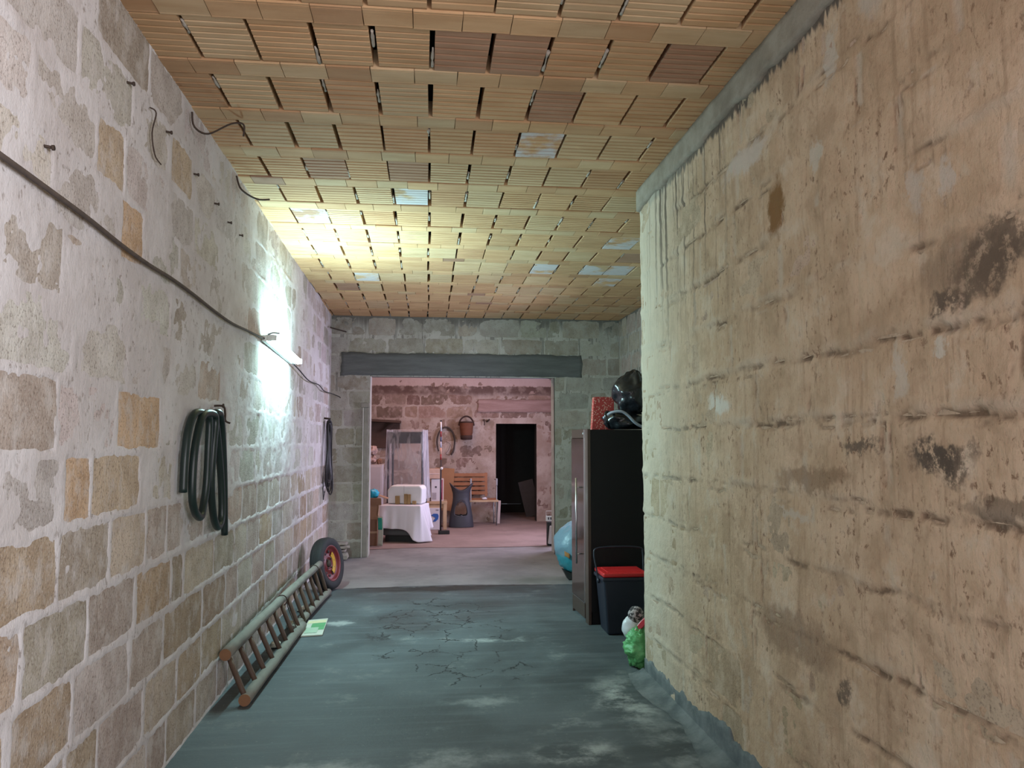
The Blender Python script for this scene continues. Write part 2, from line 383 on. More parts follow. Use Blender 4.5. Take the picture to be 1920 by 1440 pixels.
def stone_wall(name, label, P0, u, n, us, vs, courses, fixed, srange, mmat, smat, colfn, covfn, holes=(), special=(), A=.0016, jl=.0012, seed=1, mean=.48, dig=.0032, cs=.0055, crev=0):
    """a mortar skin (one displaced mesh) and the stones in it, each a child of its own"""
    P0 = np.array(P0, float); u = np.array(u, float); n = np.array(n, float); rnd = random.Random(seed)
    us = np.unique(np.round(np.concatenate([us] + [[h[0], h[1]] for h in holes]), 4)); vs = np.unique(np.round(np.concatenate([vs] + [[h[2], h[3]] for h in holes]), 4))
    UU, VV = np.meshgrid(us, vs)
    dist = np.full(UU.shape, -1.0); cov = np.zeros(UU.shape); stones = []
    for k in range(len(courses) - 1):
        z0, z1 = courses[k], courses[k + 1]
        js = list(fixed.get(k, []))
        if not js: js = [srange[0] + rnd.uniform(0, .4)]
        while js[0] > srange[0]: js.insert(0, js[0] - rnd.uniform(mean * .8, mean * 1.15))
        while js[-1] < srange[1]: js.append(js[-1] + rnd.choice([rnd.uniform(mean * .85, mean * 1.15)] * 4 + [mean * .55]))
        js = [min(max(j, srange[0]), srange[1]) for j in js]; js = sorted(set(js))
        for a, b in zip(js[:-1], js[1:]):
            if b - a < .07: continue
            for h in holes:
                if z0 + .03 < h[3] and z1 - .03 > h[2]:
                    if a >= h[0] - .02 and b <= h[1] + .02: a = b
                    elif a < h[0] < b: b = h[0] + .006 if h[0] - a > b - h[1] else b; a = a if b <= h[0] + .006 else h[1] - .006
                    elif a < h[1] < b: a = h[1] - .006
            if b - a < .07: continue
            sp = None
            for s in special:
                if a <= s[0] < b and z0 <= s[1] < z1: sp = s
            cv = sp[2] if sp else covfn(a, (z0 + z1) / 2, rnd)
            m = (UU >= a) & (UU < b) & (VV >= z0) & (VV < z1)
            dist[m] = np.minimum.reduce([UU[m] - a, b - UU[m], VV[m] - z0, z1 - VV[m]]); cov[m] = cv
            stones.append((a, b, z0, z1, sp[3] if sp else colfn(a, (z0 + z1) / 2, rnd)))
    d = dist + .011 * fbm(UU * 13, VV * 13, seed + 5)
    inn = np.where(dist < 0, 0, sstep(.010, .026, d))
    cc = cov + .55 * fbm(UU * 3.5, VV * 3.5, seed + 9) + .35 * fbm(UU * 11, VV * 11, seed + 10)
    m = jl * (1 - inn) + inn * (-dig + cs * np.clip(cc, -.6, 1.3)) + A * fbm(UU * 5, VV * 5, seed + 2) + .55 * A * fbm(UU * 22, VV * 22, seed + 3, 3)
    jattr = None
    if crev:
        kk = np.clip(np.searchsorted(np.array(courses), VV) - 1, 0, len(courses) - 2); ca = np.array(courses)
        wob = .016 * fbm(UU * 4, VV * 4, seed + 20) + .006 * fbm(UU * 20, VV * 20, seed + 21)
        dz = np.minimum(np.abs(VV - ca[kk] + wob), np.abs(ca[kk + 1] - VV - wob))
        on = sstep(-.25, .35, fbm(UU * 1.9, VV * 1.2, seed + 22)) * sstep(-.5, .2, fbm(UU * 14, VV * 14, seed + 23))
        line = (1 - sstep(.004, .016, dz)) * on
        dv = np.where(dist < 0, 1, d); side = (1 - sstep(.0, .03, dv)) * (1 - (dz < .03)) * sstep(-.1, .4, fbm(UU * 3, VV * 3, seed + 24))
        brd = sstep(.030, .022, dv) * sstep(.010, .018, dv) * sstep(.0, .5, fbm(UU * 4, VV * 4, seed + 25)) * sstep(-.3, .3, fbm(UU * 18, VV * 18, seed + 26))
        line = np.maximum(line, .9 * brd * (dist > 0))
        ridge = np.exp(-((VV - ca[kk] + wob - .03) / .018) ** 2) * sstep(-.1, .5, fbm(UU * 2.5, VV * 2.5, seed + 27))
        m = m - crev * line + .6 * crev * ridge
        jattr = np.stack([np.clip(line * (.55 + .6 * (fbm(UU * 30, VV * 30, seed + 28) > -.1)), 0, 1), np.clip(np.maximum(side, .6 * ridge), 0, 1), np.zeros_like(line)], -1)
    pts = P0[None, None, :] + UU[..., None] * u + VV[..., None] * np.array([0, 0, 1.]) + m[..., None] * n
    nr, nc = UU.shape
    idx = np.arange(nr * nc).reshape(nr, nc)
    q = np.stack([idx[:-1, :-1], idx[:-1, 1:], idx[1:, 1:], idx[1:, :-1]], -1).reshape(-1, 4)
    cu = ((UU[:-1, :-1] + UU[1:, 1:]) / 2).reshape(-1); cvv = ((VV[:-1, :-1] + VV[1:, 1:]) / 2).reshape(-1)
    keep = np.ones(len(q), bool)
    for h in holes: keep &= ~((cu > h[0]) & (cu < h[1]) & (cvv > h[2]) & (cvv < h[3]))
    q = q[keep]
    me = bpy.data.meshes.new(name); me.vertices.add(nr * nc); me.vertices.foreach_set('co', pts.reshape(-1).astype(np.float32))
    me.loops.add(len(q) * 4); me.loops.foreach_set('vertex_index', q.reshape(-1).astype(np.int32))
    me.polygons.add(len(q)); me.polygons.foreach_set('loop_start', np.arange(0, len(q) * 4, 4, dtype=np.int32))
    me.polygons.foreach_set('use_smooth', np.ones(len(q), bool)); me.materials.append(mmat); me.update(calc_edges=True); me.validate()
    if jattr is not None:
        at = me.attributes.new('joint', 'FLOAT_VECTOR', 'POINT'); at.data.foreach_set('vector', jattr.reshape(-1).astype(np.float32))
    o = bpy.data.objects.new(name, me); COL.objects.link(o); tag(o, label, 'wall', kind='structure')
    rot = Matrix(((u[0], 0, n[0]), (u[1], 0, n[1]), (0, 1, 0)))
    for a, b, z0, z1, col in stones:
        s = bpy.data.objects.new('stone', var_mesh(rnd.randrange(len(VAR)), smat)); COL.objects.link(s)
        c = P0 + u * (a + b) / 2 + np.array([0, 0, (z0 + z1) / 2]) + n * rnd.uniform(-.0006, .0006)
        M = Matrix.Translation(Vector(c)) @ rot.to_4x4() @ Matrix.Diagonal((b - a - .012, z1 - z0 - .012, 1, 1))
        if rnd.random() < .5: M = M @ Matrix.Rotation(math.pi, 4, 'Z')
        s.parent = o; s.matrix_basis = M; s.color = col
    return o

def jit(c, rnd, v=.14):
    k = 1 + rnd.uniform(-v, v); return tuple(min(1, x * k * (1 + rnd.uniform(-.04, .04))) for x in c) + (1,)
CZ = [0, .23, .48, .725, .97, 1.22, 1.46, 1.71, 1.955, 2.2, 2.45, 2.695, 2.94, 3.2]
def spaced(a, b, near, k, mn):
    out = [a]; 
    while out[-1] < b: out.append(out[-1] + max(mn, k * abs(out[-1] - near)))
    out[-1] = b; return np.array(out)
# left wall: from behind the camera to the far wall; u runs along +Y (wall drifts outwards)
ul = Vector((-.0131, 1, 0)).normalized()
OR1, OR2 = (.66, .47, .31, 1), (.62, .50, .37, 1)
def colL(u, z, rnd):
    lo = (.54, .462, .39); hi = (.62, .575, .535)
    c = lo if z < 1.2 or rnd.random() < .15 else hi
    if rnd.random() < .25: c = (.52, .47, .42)
    if z < 1.2 and rnd.random() < .25: c = (.48, .375, .275)
    return jit(c, rnd)
def covL(u, z, rnd):
    y = u
    if z < 1.0: return rnd.uniform(-.5, 0)
    if z < 1.25: return rnd.uniform(-.3, .25)
    return rnd.uniform(.15, .75)
fixL = {4: [2.65, 3.07, 3.46, 3.74, 4.36, 4.85, 5.28], 3: [2.44, 2.90, 3.36, 3.83, 4.02, 4.60, 5.09, 5.46], 2: [2.80, 3.32, 3.74, 4.38, 4.89, 5.2],
        5: [2.20, 2.66, 2.88, 3.37, 3.85], 6: [2.6, 3.09, 3.60], 9: [2.5, 3.06, 3.31, 3.8], 10: [2.35, 2.81, 3.08, 3.6], 11: [3.15, 3.62, 3.97]}
spL = [(2.95, 2.52, -.4, OR2), (3.8, 2.8, -.3, OR2), (3.15, 2.35, -.5, OR1), (3.3, 1.6, -.3, OR1), (2.75, 1.35, -.3, OR1), (3.1, 1.35, -.2, OR2),
       (1.9, 1.8, -.2, (.55, .44, .34, 1)), (2.3, 1.6, -.2, (.50, .42, .36, 1)), (2.35, 2.1, .1, (.52, .46, .40, 1))]
P0L = (-1.165 + .0131 * 2 , 0, 0)
usL = np.concatenate([np.linspace(-3, 1.0, 40), spaced(1.05, 10.42, 0, .0036, .010)])
stone_wall('wall_left', 'long left wall of pale tuff stones smeared with white mortar', P0L, ul, (1, .0131, 0), usL, np.arange(0, 3.211, .0125), CZ, fixL, (1.1, 10.42),
           M_MORTAR_L, M_STONE_L, colL, covL, special=spL, A=.0018, seed=3)
# right wall (a pier that ends at Y 4.96); u runs along -Y
def colR(u, z, rnd): return jit((.52, .39, .28) if rnd.random() < .75 else (.43, .31, .21), rnd, .1)
def covR(u, z, rnd): return rnd.uniform(.5, 1.0) if rnd.random() < .85 else rnd.uniform(.0, .3)
CZR = [0, .27, .53, .78, 1.03, 1.285, 1.57, 1.81, 2.07, 2.32, 2.57, 2.82, 3.2]
usR = np.concatenate([(4.96 - spaced(.5, 4.96, 0, .0032, .007))[::-1], np.linspace(4.5, 7.96, 30)])
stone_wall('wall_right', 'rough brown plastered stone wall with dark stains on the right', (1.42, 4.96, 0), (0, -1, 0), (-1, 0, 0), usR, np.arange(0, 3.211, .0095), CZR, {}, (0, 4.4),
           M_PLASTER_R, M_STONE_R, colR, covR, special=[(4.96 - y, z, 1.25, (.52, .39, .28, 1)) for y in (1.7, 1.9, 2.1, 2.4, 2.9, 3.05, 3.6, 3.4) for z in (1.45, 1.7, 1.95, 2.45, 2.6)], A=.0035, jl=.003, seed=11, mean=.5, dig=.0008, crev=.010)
MB().bx(1.45, 2.95, 4.93, 4.962, 0, 3.2).build('wall_pier_end', M_PLASTER_R).__setitem__('kind', 'structure')
tag(bpy.data.objects['wall_pier_end'], 'plastered end face of the right wall beside the recess', 'wall')
# far wall with the opening
OX0, OX1, OZ = -.755, 1.74, 2.39
def colF(u, z, rnd): return jit((.40, .37, .30) if rnd.random() < .6 else (.45, .425, .375), rnd)
def covF(u, z, rnd): return rnd.uniform(-.4, .35)
CZF = [-.02, .22, .47, .72, .97, 1.22, 1.46, 1.71, 1.955, 2.2, 2.42, 2.68, 2.93, 3.2]
holeF = (OX0 + 1.36, OX1 + 1.36, -.05, OZ)
stone_wall('wall_far', 'grey tuff stone wall around the wide opening at the corridor end', (-1.36, 10.4, -.02), (1, 0, 0), (0, -1, 0), np.arange(0, 4.2, .02), np.arange(-.02, 3.23, .02), CZF,
           {12: [.05, .55, .95, 1.75, 2.05, 2.62, 3.0, 3.2, 3.75], 11: [.3, .82, 1.32, 1.85, 2.35, 2.95, 3.45]}, (0, 4.18), M_MORTAR_F, M_STONE_F, colF, covF, holes=[holeF], seed=21, A=.002)
# recess right wall
stone_wall('wall_recess', 'stone side wall of the recess behind the tall cabinet', (2.65, 10.42, -.02), (0, -1, 0), (-1, 0, 0), np.arange(0, 5.6, .04), np.arange(-.02, 3.23, .04), CZF,
           {}, (0, 2.2), M_MORTAR_F, M_STONE_F, lambda u, z, r: jit((.50, .43, .36), r), covF, seed=31)
# back room wall with the dark doorway
def colB(u, z, rnd): return jit((.33, .235, .185) if rnd.random() < .6 else (.25, .17, .135), rnd)
def covB(u, z, rnd):
    if z > 2.5: return 1.2
    return rnd.uniform(-.3, .35) if z > 1.9 else rnd.uniform(.4, 1.0)
DX0, DX1, DZ = 1.31, 2.09, 1.86
stone_wall('wall_back', 'reddish stone wall at the back of the rear room', (-3, 14.6, -.02), (1, 0, 0), (0, -1, 0), np.concatenate([np.linspace(0, 1.6, 20), np.arange(1.65, 6, .025)]), np.arange(-.02, 3.42, .025), CZF[:-1] + [3.15, 3.4],
           {}, (1.2, 5.9), M_MORTAR_B, M_STONE_B, colB, covB, holes=[(DX0 + 3, DX1 + 3, -.05, DZ)], seed=41, A=.004)

def struct(name, mb, mat, label, cat, **kw):
    return tag(mb.build(name, mat, **kw), label, cat, kind='structure')

def ragged(name, mat, label, cat, P, u, n, U, v0, v1, th, amp0, amp1, du=.02, seed=0, parent=None, f0=9, f1=9, e=0):
    """a smeared slab of cement on a wall: ragged lower and upper edge, real thickness"""
    P = Vector(P); u = Vector(u); n = Vector(n); N = max(4, int(U / du)); mb = MB(); R0 = 7
    def fn(a, b):
        x = a * U
        lo = v0 + amp0 * float(fbm(np.array([x * f0]), np.array([.5]), seed)[0]); hi = v1 + amp1 * float(fbm(np.array([x * f1]), np.array([7.5]), seed + 3)[0])
        t = min(max((b * R0 - 1) / (R0 - 2), 0), 1)
        z = lo + (hi - lo) * t
        xx = x + e * float(fbm(np.array([z * 12]), np.array([a * 3]), seed)[0]) * (1 if a in (0, 1) else 0)
        h = (0 if b in (0, 1) or a in (0, 1) else th) + (.002 * mnoise.noise(Vector((x * 9, z * 9, seed))) if b not in (0, 1) else 0)
        return P + u * xx + Vector((0, 0, z)) + n * h
    mb.grid(fn, N, R0)
    o = mb.build(name, mat, parent)
    if parent is None: tag(o, label, cat, kind='structure')
    return o
ragged('trim_1', M_LINTEL, 'dark grey cement lintel across the top of the far opening', 'lintel', (-1.14, 10.40, 0), (1, 0, 0), (0, -1, 0), 3.26, 2.385, 2.685, .022, .008, .018, seed=4, f1=7, e=.03)
MB().bx(OX0 - .005, OX1 + .005, 10.39, 10.72, 2.385, 2.42).build('lintel_soffit', M_LINTEL, bpy.data.objects['trim_1'])
ragged('trim_2', M_BEAM, 'rough grey concrete beam along the top of the right wall', 'beam', (1.42, 4.97, 0), (0, -1, 0), (-1, 0, 0), 7.5, 3.05, 3.182, .03, .016, .003, seed=8, f0=6)
ragged('trim_3', M_LINTEL_B, 'pinkish cement lintel above the dark doorway', 'lintel', (.95, 14.6, 0), (1, 0, 0), (0, -1, 0), 1.9, 2.06, 2.30, .03, .012, .02, seed=6, f0=5, f1=4, e=.05)
ragged('baseboard_right', M_SKIRT, 'dark cement smear along the foot of the right wall', 'baseboard', (1.425, 4.97, 0), (0, -1, 0), (-1, 0, 0), 7.4, -.01, .115, .014, 0, .05, du=.011, seed=9, f1=6)
def cove(a, b):
    x = a * 5.5; w = .10 + .035 * math.sin(x * 5) + .03 * mnoise.noise(Vector((x * 6, 2, 1)))
    return (1.41 - w * (1 - b), 4.99 - x, .002 + .034 * b ** 2 + .003 * mnoise.noise(Vector((x * 14, b * 5, 3))))
struct('baseboard_cove', MB().grid(cove, 200, 8), M_SKIRT, 'grey cement fillet between floor and right wall', 'baseboard')

# jambs of the openings
jb = MB()
jb.bx(OX0 - .30, OX0 - .002, 10.415, 10.70, -.02, OZ); struct('trim_4', jb, M_JAMB, 'pale plastered left jamb of the far opening', 'jamb')
def jf(a, b):
    return (OX1 + .004 * mnoise.noise(Vector((b * 20, 1, 1))) - (.01 if a < .1 else 0), 10.395 + .31 * a, -.02 + (OZ + .02) * b)
jb = MB().grid(jf, 6, 60).bx(OX1 + .012, OX1 + .3, 10.42, 10.70, -.02, OZ); struct('trim_5', jb, M_JAMB, 'pale plastered right jamb of the far opening', 'jamb')
# rear faces, hidden shell of the rear room, the dark room, the space behind the camera
struct('wall_rear_room', MB().bx(-3.1, OX0 - .3, 10.66, 10.72, -.02, 3.4).bx(OX1 + .3, 3.1, 10.66, 10.72, -.02, 3.4).bx(OX0 - .3, OX1 + .3, 10.66, 10.72, OZ + .03, 3.4)
       .bx(-3.1, -3, 10.7, 14.7, -.02, 3.4).bx(2.9, 3, 10.7, 14.7, -.02, 3.4), M_MORTAR_B, 'plastered side walls of the rear room', 'wall')
struct('ceiling_rear_room', MB().bx(-3.1, 3.1, 10.4, 14.8, 3.38, 3.44), M_PLAINWALL, 'plain ceiling of the rear room', 'ceiling')
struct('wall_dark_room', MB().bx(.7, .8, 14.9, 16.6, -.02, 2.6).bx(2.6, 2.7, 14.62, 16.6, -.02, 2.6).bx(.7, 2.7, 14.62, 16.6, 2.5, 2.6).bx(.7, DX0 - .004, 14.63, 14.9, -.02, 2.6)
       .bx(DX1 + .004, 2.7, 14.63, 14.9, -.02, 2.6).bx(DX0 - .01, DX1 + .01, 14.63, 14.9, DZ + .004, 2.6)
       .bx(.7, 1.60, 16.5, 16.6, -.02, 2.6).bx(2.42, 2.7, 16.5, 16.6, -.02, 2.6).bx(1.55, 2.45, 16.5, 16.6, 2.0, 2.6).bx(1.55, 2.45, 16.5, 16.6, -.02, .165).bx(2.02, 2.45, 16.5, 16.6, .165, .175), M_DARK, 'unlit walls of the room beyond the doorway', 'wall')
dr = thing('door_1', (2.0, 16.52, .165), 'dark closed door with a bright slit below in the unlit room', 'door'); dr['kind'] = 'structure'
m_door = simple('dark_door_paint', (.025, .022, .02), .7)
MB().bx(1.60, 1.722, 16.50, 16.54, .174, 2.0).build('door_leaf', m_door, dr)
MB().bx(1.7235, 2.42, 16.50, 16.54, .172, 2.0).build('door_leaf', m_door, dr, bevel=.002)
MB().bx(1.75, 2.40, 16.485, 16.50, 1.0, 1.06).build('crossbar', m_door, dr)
struct('wall_behind', MB().bx(-1.3, -.45, -3.05, -3.0, 0, 3.2).bx(1.35, 1.5, -3.05, -3.0, 0, 3.2).bx(-.45, 1.35, -3.05, -3.0, 2.6, 3.2), M_PLAINWALL, 'wall around the open gate behind the viewer', 'wall')

# ------------------------------------------------------------------ floors
def edge_y(x): return 8.16 + .04 * math.sin(x * 2.1 + 1) + .05 * mnoise.noise(Vector((x * 3, 1, 5))) + .012 * mnoise.noise(Vector((x * 18, 1, 5)))
mb = MB()
mb.grid(lambda a, b: (-1.45 + 4.3 * a, (-3.2 + (edge_y(-1.45 + 4.3 * a) + 3.2) * min(1, b / .98)), -.018 if b > .99 else .002 * mnoise.noise(Vector((a * 9, b * 20, 0)))), 120, 160)
o = struct('floor', mb, M_FLOOR, 'grey-teal concrete floor slab with crazed cracks', 'floor')
struct('floor_apron', MB().grid(lambda a, b: (-1.45 + 4.4 * a, 8.0 + 3.3 * b, -.016 + .004 * mnoise.noise(Vector((a * 12, b * 12, 0)))), 40, 40), M_APRON, 'paler concrete apron in front of the far opening', 'floor')
def ey2(a): return 11.15 + .15 * mnoise.noise(Vector((a * 7, 0, 2)))
struct('floor_rear', MB().grid(lambda a, b: (-3.1 + 6.2 * a, ey2(a) + (16.7 - ey2(a)) * b, -.012 + .003 * mnoise.noise(Vector((a * 20, b * 20, 0)))), 60, 40), M_FLOOR_B, 'reddish screed floor of the rear room', 'floor')

# ------------------------------------------------------------------ ceiling: joist tiles and hollow blocks
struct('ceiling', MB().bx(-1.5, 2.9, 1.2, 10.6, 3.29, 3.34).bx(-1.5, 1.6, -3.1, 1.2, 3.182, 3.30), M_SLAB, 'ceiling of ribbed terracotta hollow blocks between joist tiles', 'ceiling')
CEIL = bpy.data.objects['ceiling']
rows = [2.906, 3.047, 3.399, 3.536, 3.904, 4.042, 4.409, 4.561, 4.918, 5.065, 5.421, 5.576, 5.959, 6.091, 6.495, 6.622, 6.996, 7.112, 7.543, 7.677, 8.083, 8.209, 8.642, 8.769, 9.193, 9.319, 9.778, 9.899, 10.39]
rows = [1.40, 1.54, 1.90, 2.04, 2.40, 2.546] + rows   # (wide far edge, tile far edge) pairs
def block_mesh(kind, i):
    rnd = random.Random(500 + i + (50 if kind == 'w' else 0)); v = []; f = []
    prof = []
    if kind == 'w':
        nr = 7 + i % 2; gr = .008 if i % 4 else .004; w = .16
        for k in range(nr):
            a = -.5 + k / nr; b = -.5 + (k + 1) / nr; d = (b - a)
            prof += [(a + d * .08, 0), (b - d * (.08 + w), 0), (b - d * (.08 + w * .5), gr), (b - d * .08, gr)]
        prof = [(-.5, .002)] + prof[:-2] + [(.5, .002)]
    else:
        prof = [(-.5, .004), (-.47, 0), (-.40, 0), (-.385, .0022), (-.37, 0), (.37, 0), (.385, .0022), (.40, 0), (.47, 0), (.5, .004)]
    e = [rnd.uniform(-.006, .006) for _ in range(2)]
    for sx in (-1, 1):
        for y, z in prof: v.append((sx * .5 + e[(sx + 1) // 2] * math.sin(y * 5), y, z))
        v.append((sx * .5, .5, .09)); v.append((sx * .5, -.5, .09))
    n = len(prof) + 2
    for k in range(n): f.append((k, (k + 1) % n, n + (k + 1) % n, n + k))
    f.append(tuple(range(n))[::-1]); f.append(tuple(range(n, 2 * n)))
    me = bpy.data.meshes.new('ceiling_block' if kind == 'w' else 'joist_tile'); me.from_pydata(v, [], f); me.materials.append(M_TERRA)
    import bmesh
    bm = bmesh.new(); bm.from_mesh(me); bmesh.ops.recalc_face_normals(bm, faces=bm.faces); bm.to_mesh(me); bm.free()
    return me
WB = [block_mesh('w', i) for i in range(6)]; NB = [block_mesh('n', i) for i in range(4)]
rc = random.Random(77)
def tcol(pale=0):
    r = rc.random()
    c = (.60, .375, .205) if r < .55 else (.60, .42, .25) if r < .82 else (.54, .32, .175) if r < .975 else (.40, .24, .16)
    k = 1 + rc.uniform(-.08, .08)
    return [c[0] * k, c[1] * k, c[2] * k, .9 if rc.random() < .07 else 0.0]
dark_at = [(3.22, .13), (3.22, .40), (3.22, 1.16), (3.72, .65), (4.74, -.75), (4.74, -.15)]
pale_at = [(5.25, -.12), (5.78, -.75), (6.3, 1.75), (7.3, 1.6), (7.3, 1.95), (7.3, 1.25), (7.9, 1.9), (6.3, 2.1), (7.8, -.6), (4.2, .62)]
def xlim(y): return (-1.165 - .0131 * (y - 2) + .0, 1.43 if y < 4.95 else 2.66)
for r in range(1, len(rows)):
    y0, y1 = rows[r - 1], rows[r]; wide = (r % 2 == 0)
    ym = (y0 + y1) / 2; xa, xb = xlim(ym)
    pitch = .2505 if wide else .198
    off = (.005 + rc.uniform(-.012, .012)) if wide else rc.uniform(0, .198)
    k = math.floor((xa - off) / pitch)
    while True:
        a = off + k * pitch; b = a + pitch; k += 1
        if a > xb: break
        a2, b2 = max(a, xa - .05), min(b, xb + .05)
        if b2 - a2 < .03: continue
        gap = (rc.choice([.008, .015, .019, .023, .028]) if wide else .003)
        o = bpy.data.objects.new('ceiling_block' if wide else 'joist_tile', rc.choice(WB if wide else NB)); COL.objects.link(o); o.parent = CEIL
        o.location = ((a2 + b2) / 2, ym, 3.18 + (rc.uniform(0, .006) if wide else rc.uniform(-.003, .002)))
        o.scale = (b2 - a2 - gap, y1 - y0 - (.004 if wide else .002), 1); o.rotation_euler = (rc.uniform(-.004, .004), rc.uniform(-.006, .006), rc.uniform(-.008, .008) if wide else 0)
        c = tcol()
        if wide and not any(abs(ym - q[0]) < .25 and abs((a + b) / 2 - q[1]) < .125 for q in pale_at): c[3] *= .0
        elif wide: c[3] = 1.0
        else: c[3] = 0
        if wide and any(abs(ym - q[0]) < .25 and abs((a + b) / 2 - q[1]) < .125 for q in dark_at): c[:3] = [.42, .245, .155]
        o.color = c
        if wide and a2 > xa + .02 and rc.random() < .55 and y0 > 2.3:   # mortar squeezed into the gap
            g = MB(); L = (y1 - y0)
            ya = y0 + L * rc.uniform(.02, .6); yb = min(y1 - .01, ya + L * rc.uniform(.15, .5)); s0 = rc.random() * 50
            g.tube([(a2 + .003 * mnoise.noise(Vector((t, s0, 1))), ya + (yb - ya) * t / 6, 3.189) for t in range(7)], [max(.002, .008 * (.8 + mnoise.noise(Vector((t * .9, s0, 4))))) for t in range(7)], 5)
            g.build('gap_mortar', M_DRIP, CEIL)

# ================================================================== THINGS
m_black = simple('black_rubber', (.018, .018, .018), .6, .2)
m_rust = simple('rusty_iron', (.055, .035, .025), .85, .4, 60)
m_steel = simple('brushed_steel', (.62, .62, .64), .28, .08, metal=1, bump=0)
m_greymetal = simple('grey_metal', (.35, .36, .37), .5, .2, metal=.6)
m_white = simple('white_plastic', (.75, .75, .74), .45, .05)

# ---- tube lamp on the left wall
def emit(name, col, st):
    n = NT(name); n.b.inputs['Base Color'].default_value = (.9, .95, .92, 1); n.b.inputs['Emission Color'].default_value = tuple(col) + (1,); n.b.inputs['Emission Strength'].default_value = st
    return n.m
TL = thing('tube_lamp', (-1.20, 6.35, 2.2), 'lit white fluorescent tube lamp mounted on the left wall', 'lamp')
MB().box((-1.195, 6.36, 2.235), (.035, 1.22, .05), (-.035, 0, .012)).build('housing', m_white, TL, bevel=.006)
dif = MB().grid(lambda a, b: (-1.142 + .026 * math.cos(R(-98 + 196 * b)), 5.80 + 1.15 * a, 2.262 - .05 * a + .026 * math.sin(R(-98 + 196 * b))), 4, 14)
dif.build('tube', emit('tube_glow', (.55, .94, .98), 480), TL)
MB().box((-1.160, 6.375, 2.237), (.034, 1.15, .044), (-.0435, 0, 0)).build('backplate', m_white, TL, bevel=.003)
for y, z in ((5.785, 2.263), (6.965, 2.211)):
    MB().box((-1.145, y, z), (.075, .03, .045)).tube([(-1.125, y - .016, z), (-1.125, y + .016, z)], .018, 12).build('end_cap', m_white, TL, bevel=.004)
MB().tube([(-1.17, 5.77, 2.285), (-1.13, 5.77, 2.30), (-1.09, 5.80, 2.298)], .007, 8).build('mounting_clip', m_greymetal, TL)

# ---- cables
m_cable = simple('dusty_cable', (.10, .075, .062), .8, .5, 20)
def smooth(pts, k=6):
    P = [Vector(p) for p in pts]; out = []
    for i in range(len(P) - 1):
        a = P[max(i - 1, 0)]; b = P[i]; c = P[i + 1]; d = P[min(i + 2, len(P) - 1)]
        for j in range(k):
            t = j / k
            out.append(.5 * ((2 * b) + (c - a) * t + (2 * a - 5 * b + 4 * c - d) * t * t + (3 * b - a - 3 * c + d) * t ** 3))
    out.append(P[-1]); return out
def wx(y): return -1.165 - .0131 * (y - 2)
cp = [(.4, 2.30), (1.2, 2.285), (1.9, 2.272), (2.30, 2.266), (2.69, 2.258), (3.0, 2.243), (3.31, 2.237), (3.6, 2.242), (3.94, 2.236), (4.35, 2.221), (4.75, 2.215), (5.2, 2.232), (5.5, 2.242), (5.77, 2.255)]
o = MB().tube(smooth([(wx(y) + .022, y, z) for y, z in cp]), .0085, 8).build('power_cable', m_cable)
tag(o, 'brown sheathed power cable sagging along the left wall to the lamp', 'cable')
o = MB().tube(smooth([(-1.185, 6.95, 2.19), (-1.19, 7.3, 2.17), (-1.20, 8.0, 2.12), (-1.21, 8.8, 2.135), (-1.215, 9.3, 2.10), (-1.23, 10.1, 2.12), (-1.17, 10.35, 2.10), (-1.14, 10.37, 2.08)]), .006, 7).build('lamp_wire', m_black)
tag(o, 'thin black wire running from the lamp to the far corner', 'wire')

# ---- garden hose on a nail
HS = [(3.84, 1.258), (3.85, 1.427), (3.89, 1.555), (3.97, 1.638), (4.11, 1.645), (4.2, 1.616), (4.2, 1.466), (4.2, 1.281), (4.16, 1.164), (4.09, 1.117), (3.96, 1.163), (3.9, 1.255), (3.91, 1.426), (3.97, 1.556), (4.05, 1.634), (4.19, 1.648), (4.27, 1.618), (4.25, 1.466), (4.26, 1.278), (4.33, 1.112), (4.44, 1.029), (4.53, 1.074), (4.51, 1.264), (4.41, 1.514), (4.33, 1.629), (4.30, 1.655), (4.38, 1.648), (4.45, 1.563), (4.52, 1.364), (4.58, 1.16), (4.62, .967)]
hx = [-.012, -.012, -.012, -.008, -.002, .0, .0, -.004, -.006, .0, .008, .012, .012, .012, .012, .012, .014, .012, .004, .0, -.004, -.006, -.008, -.008, -.004, .006, .008, .004, 0, -.006, -.01]
HO = thing('garden_hose', (-1.16, 4.2, .95), 'coiled dark green rubber hose hanging on the left wall', 'hose')
m_hose = simple('hose_rubber', (.010, .022, .019), .42, .4, 6, bump=.05); m_hose2 = simple('hose_bore', (.005, .006, .006), .9)
path = smooth([(-1.14 + d, y, z) for (y, z), d in zip(HS, hx)], 6)
MB().tube(path, .0195, 12).build('hose_coil', m_hose, HO)
for e, d in ((path[0], path[0] - path[1]), (path[-1], path[-1] - path[-2])):
    d.normalize(); MB().tube([e - d * .002, e + d * .0015], .0125, 12).build('hose_end', m_hose2, HO)
NA = thing('hook_nail', (-1.19, 4.55, 1.69), 'bent rusty hook above the green hose', 'hook')
MB().tube(smooth([(wx(4.5) - .02, 4.50, 1.70), (wx(4.5) + .05, 4.50, 1.70), (wx(4.5) + .055, 4.53, 1.66), (wx(4.5) + .05, 4.56, 1.62), (wx(4.5) + .075, 4.57, 1.605)]), .006, 8).build('hook', m_rust, NA)
MB().lathe([(.0, .004), (.012, .004), (.013, 0), (.012, -.004), (0, -.004)], 12, (wx(4.5) + .052, 4.50, 1.702), 'x').build('head', m_rust, NA)

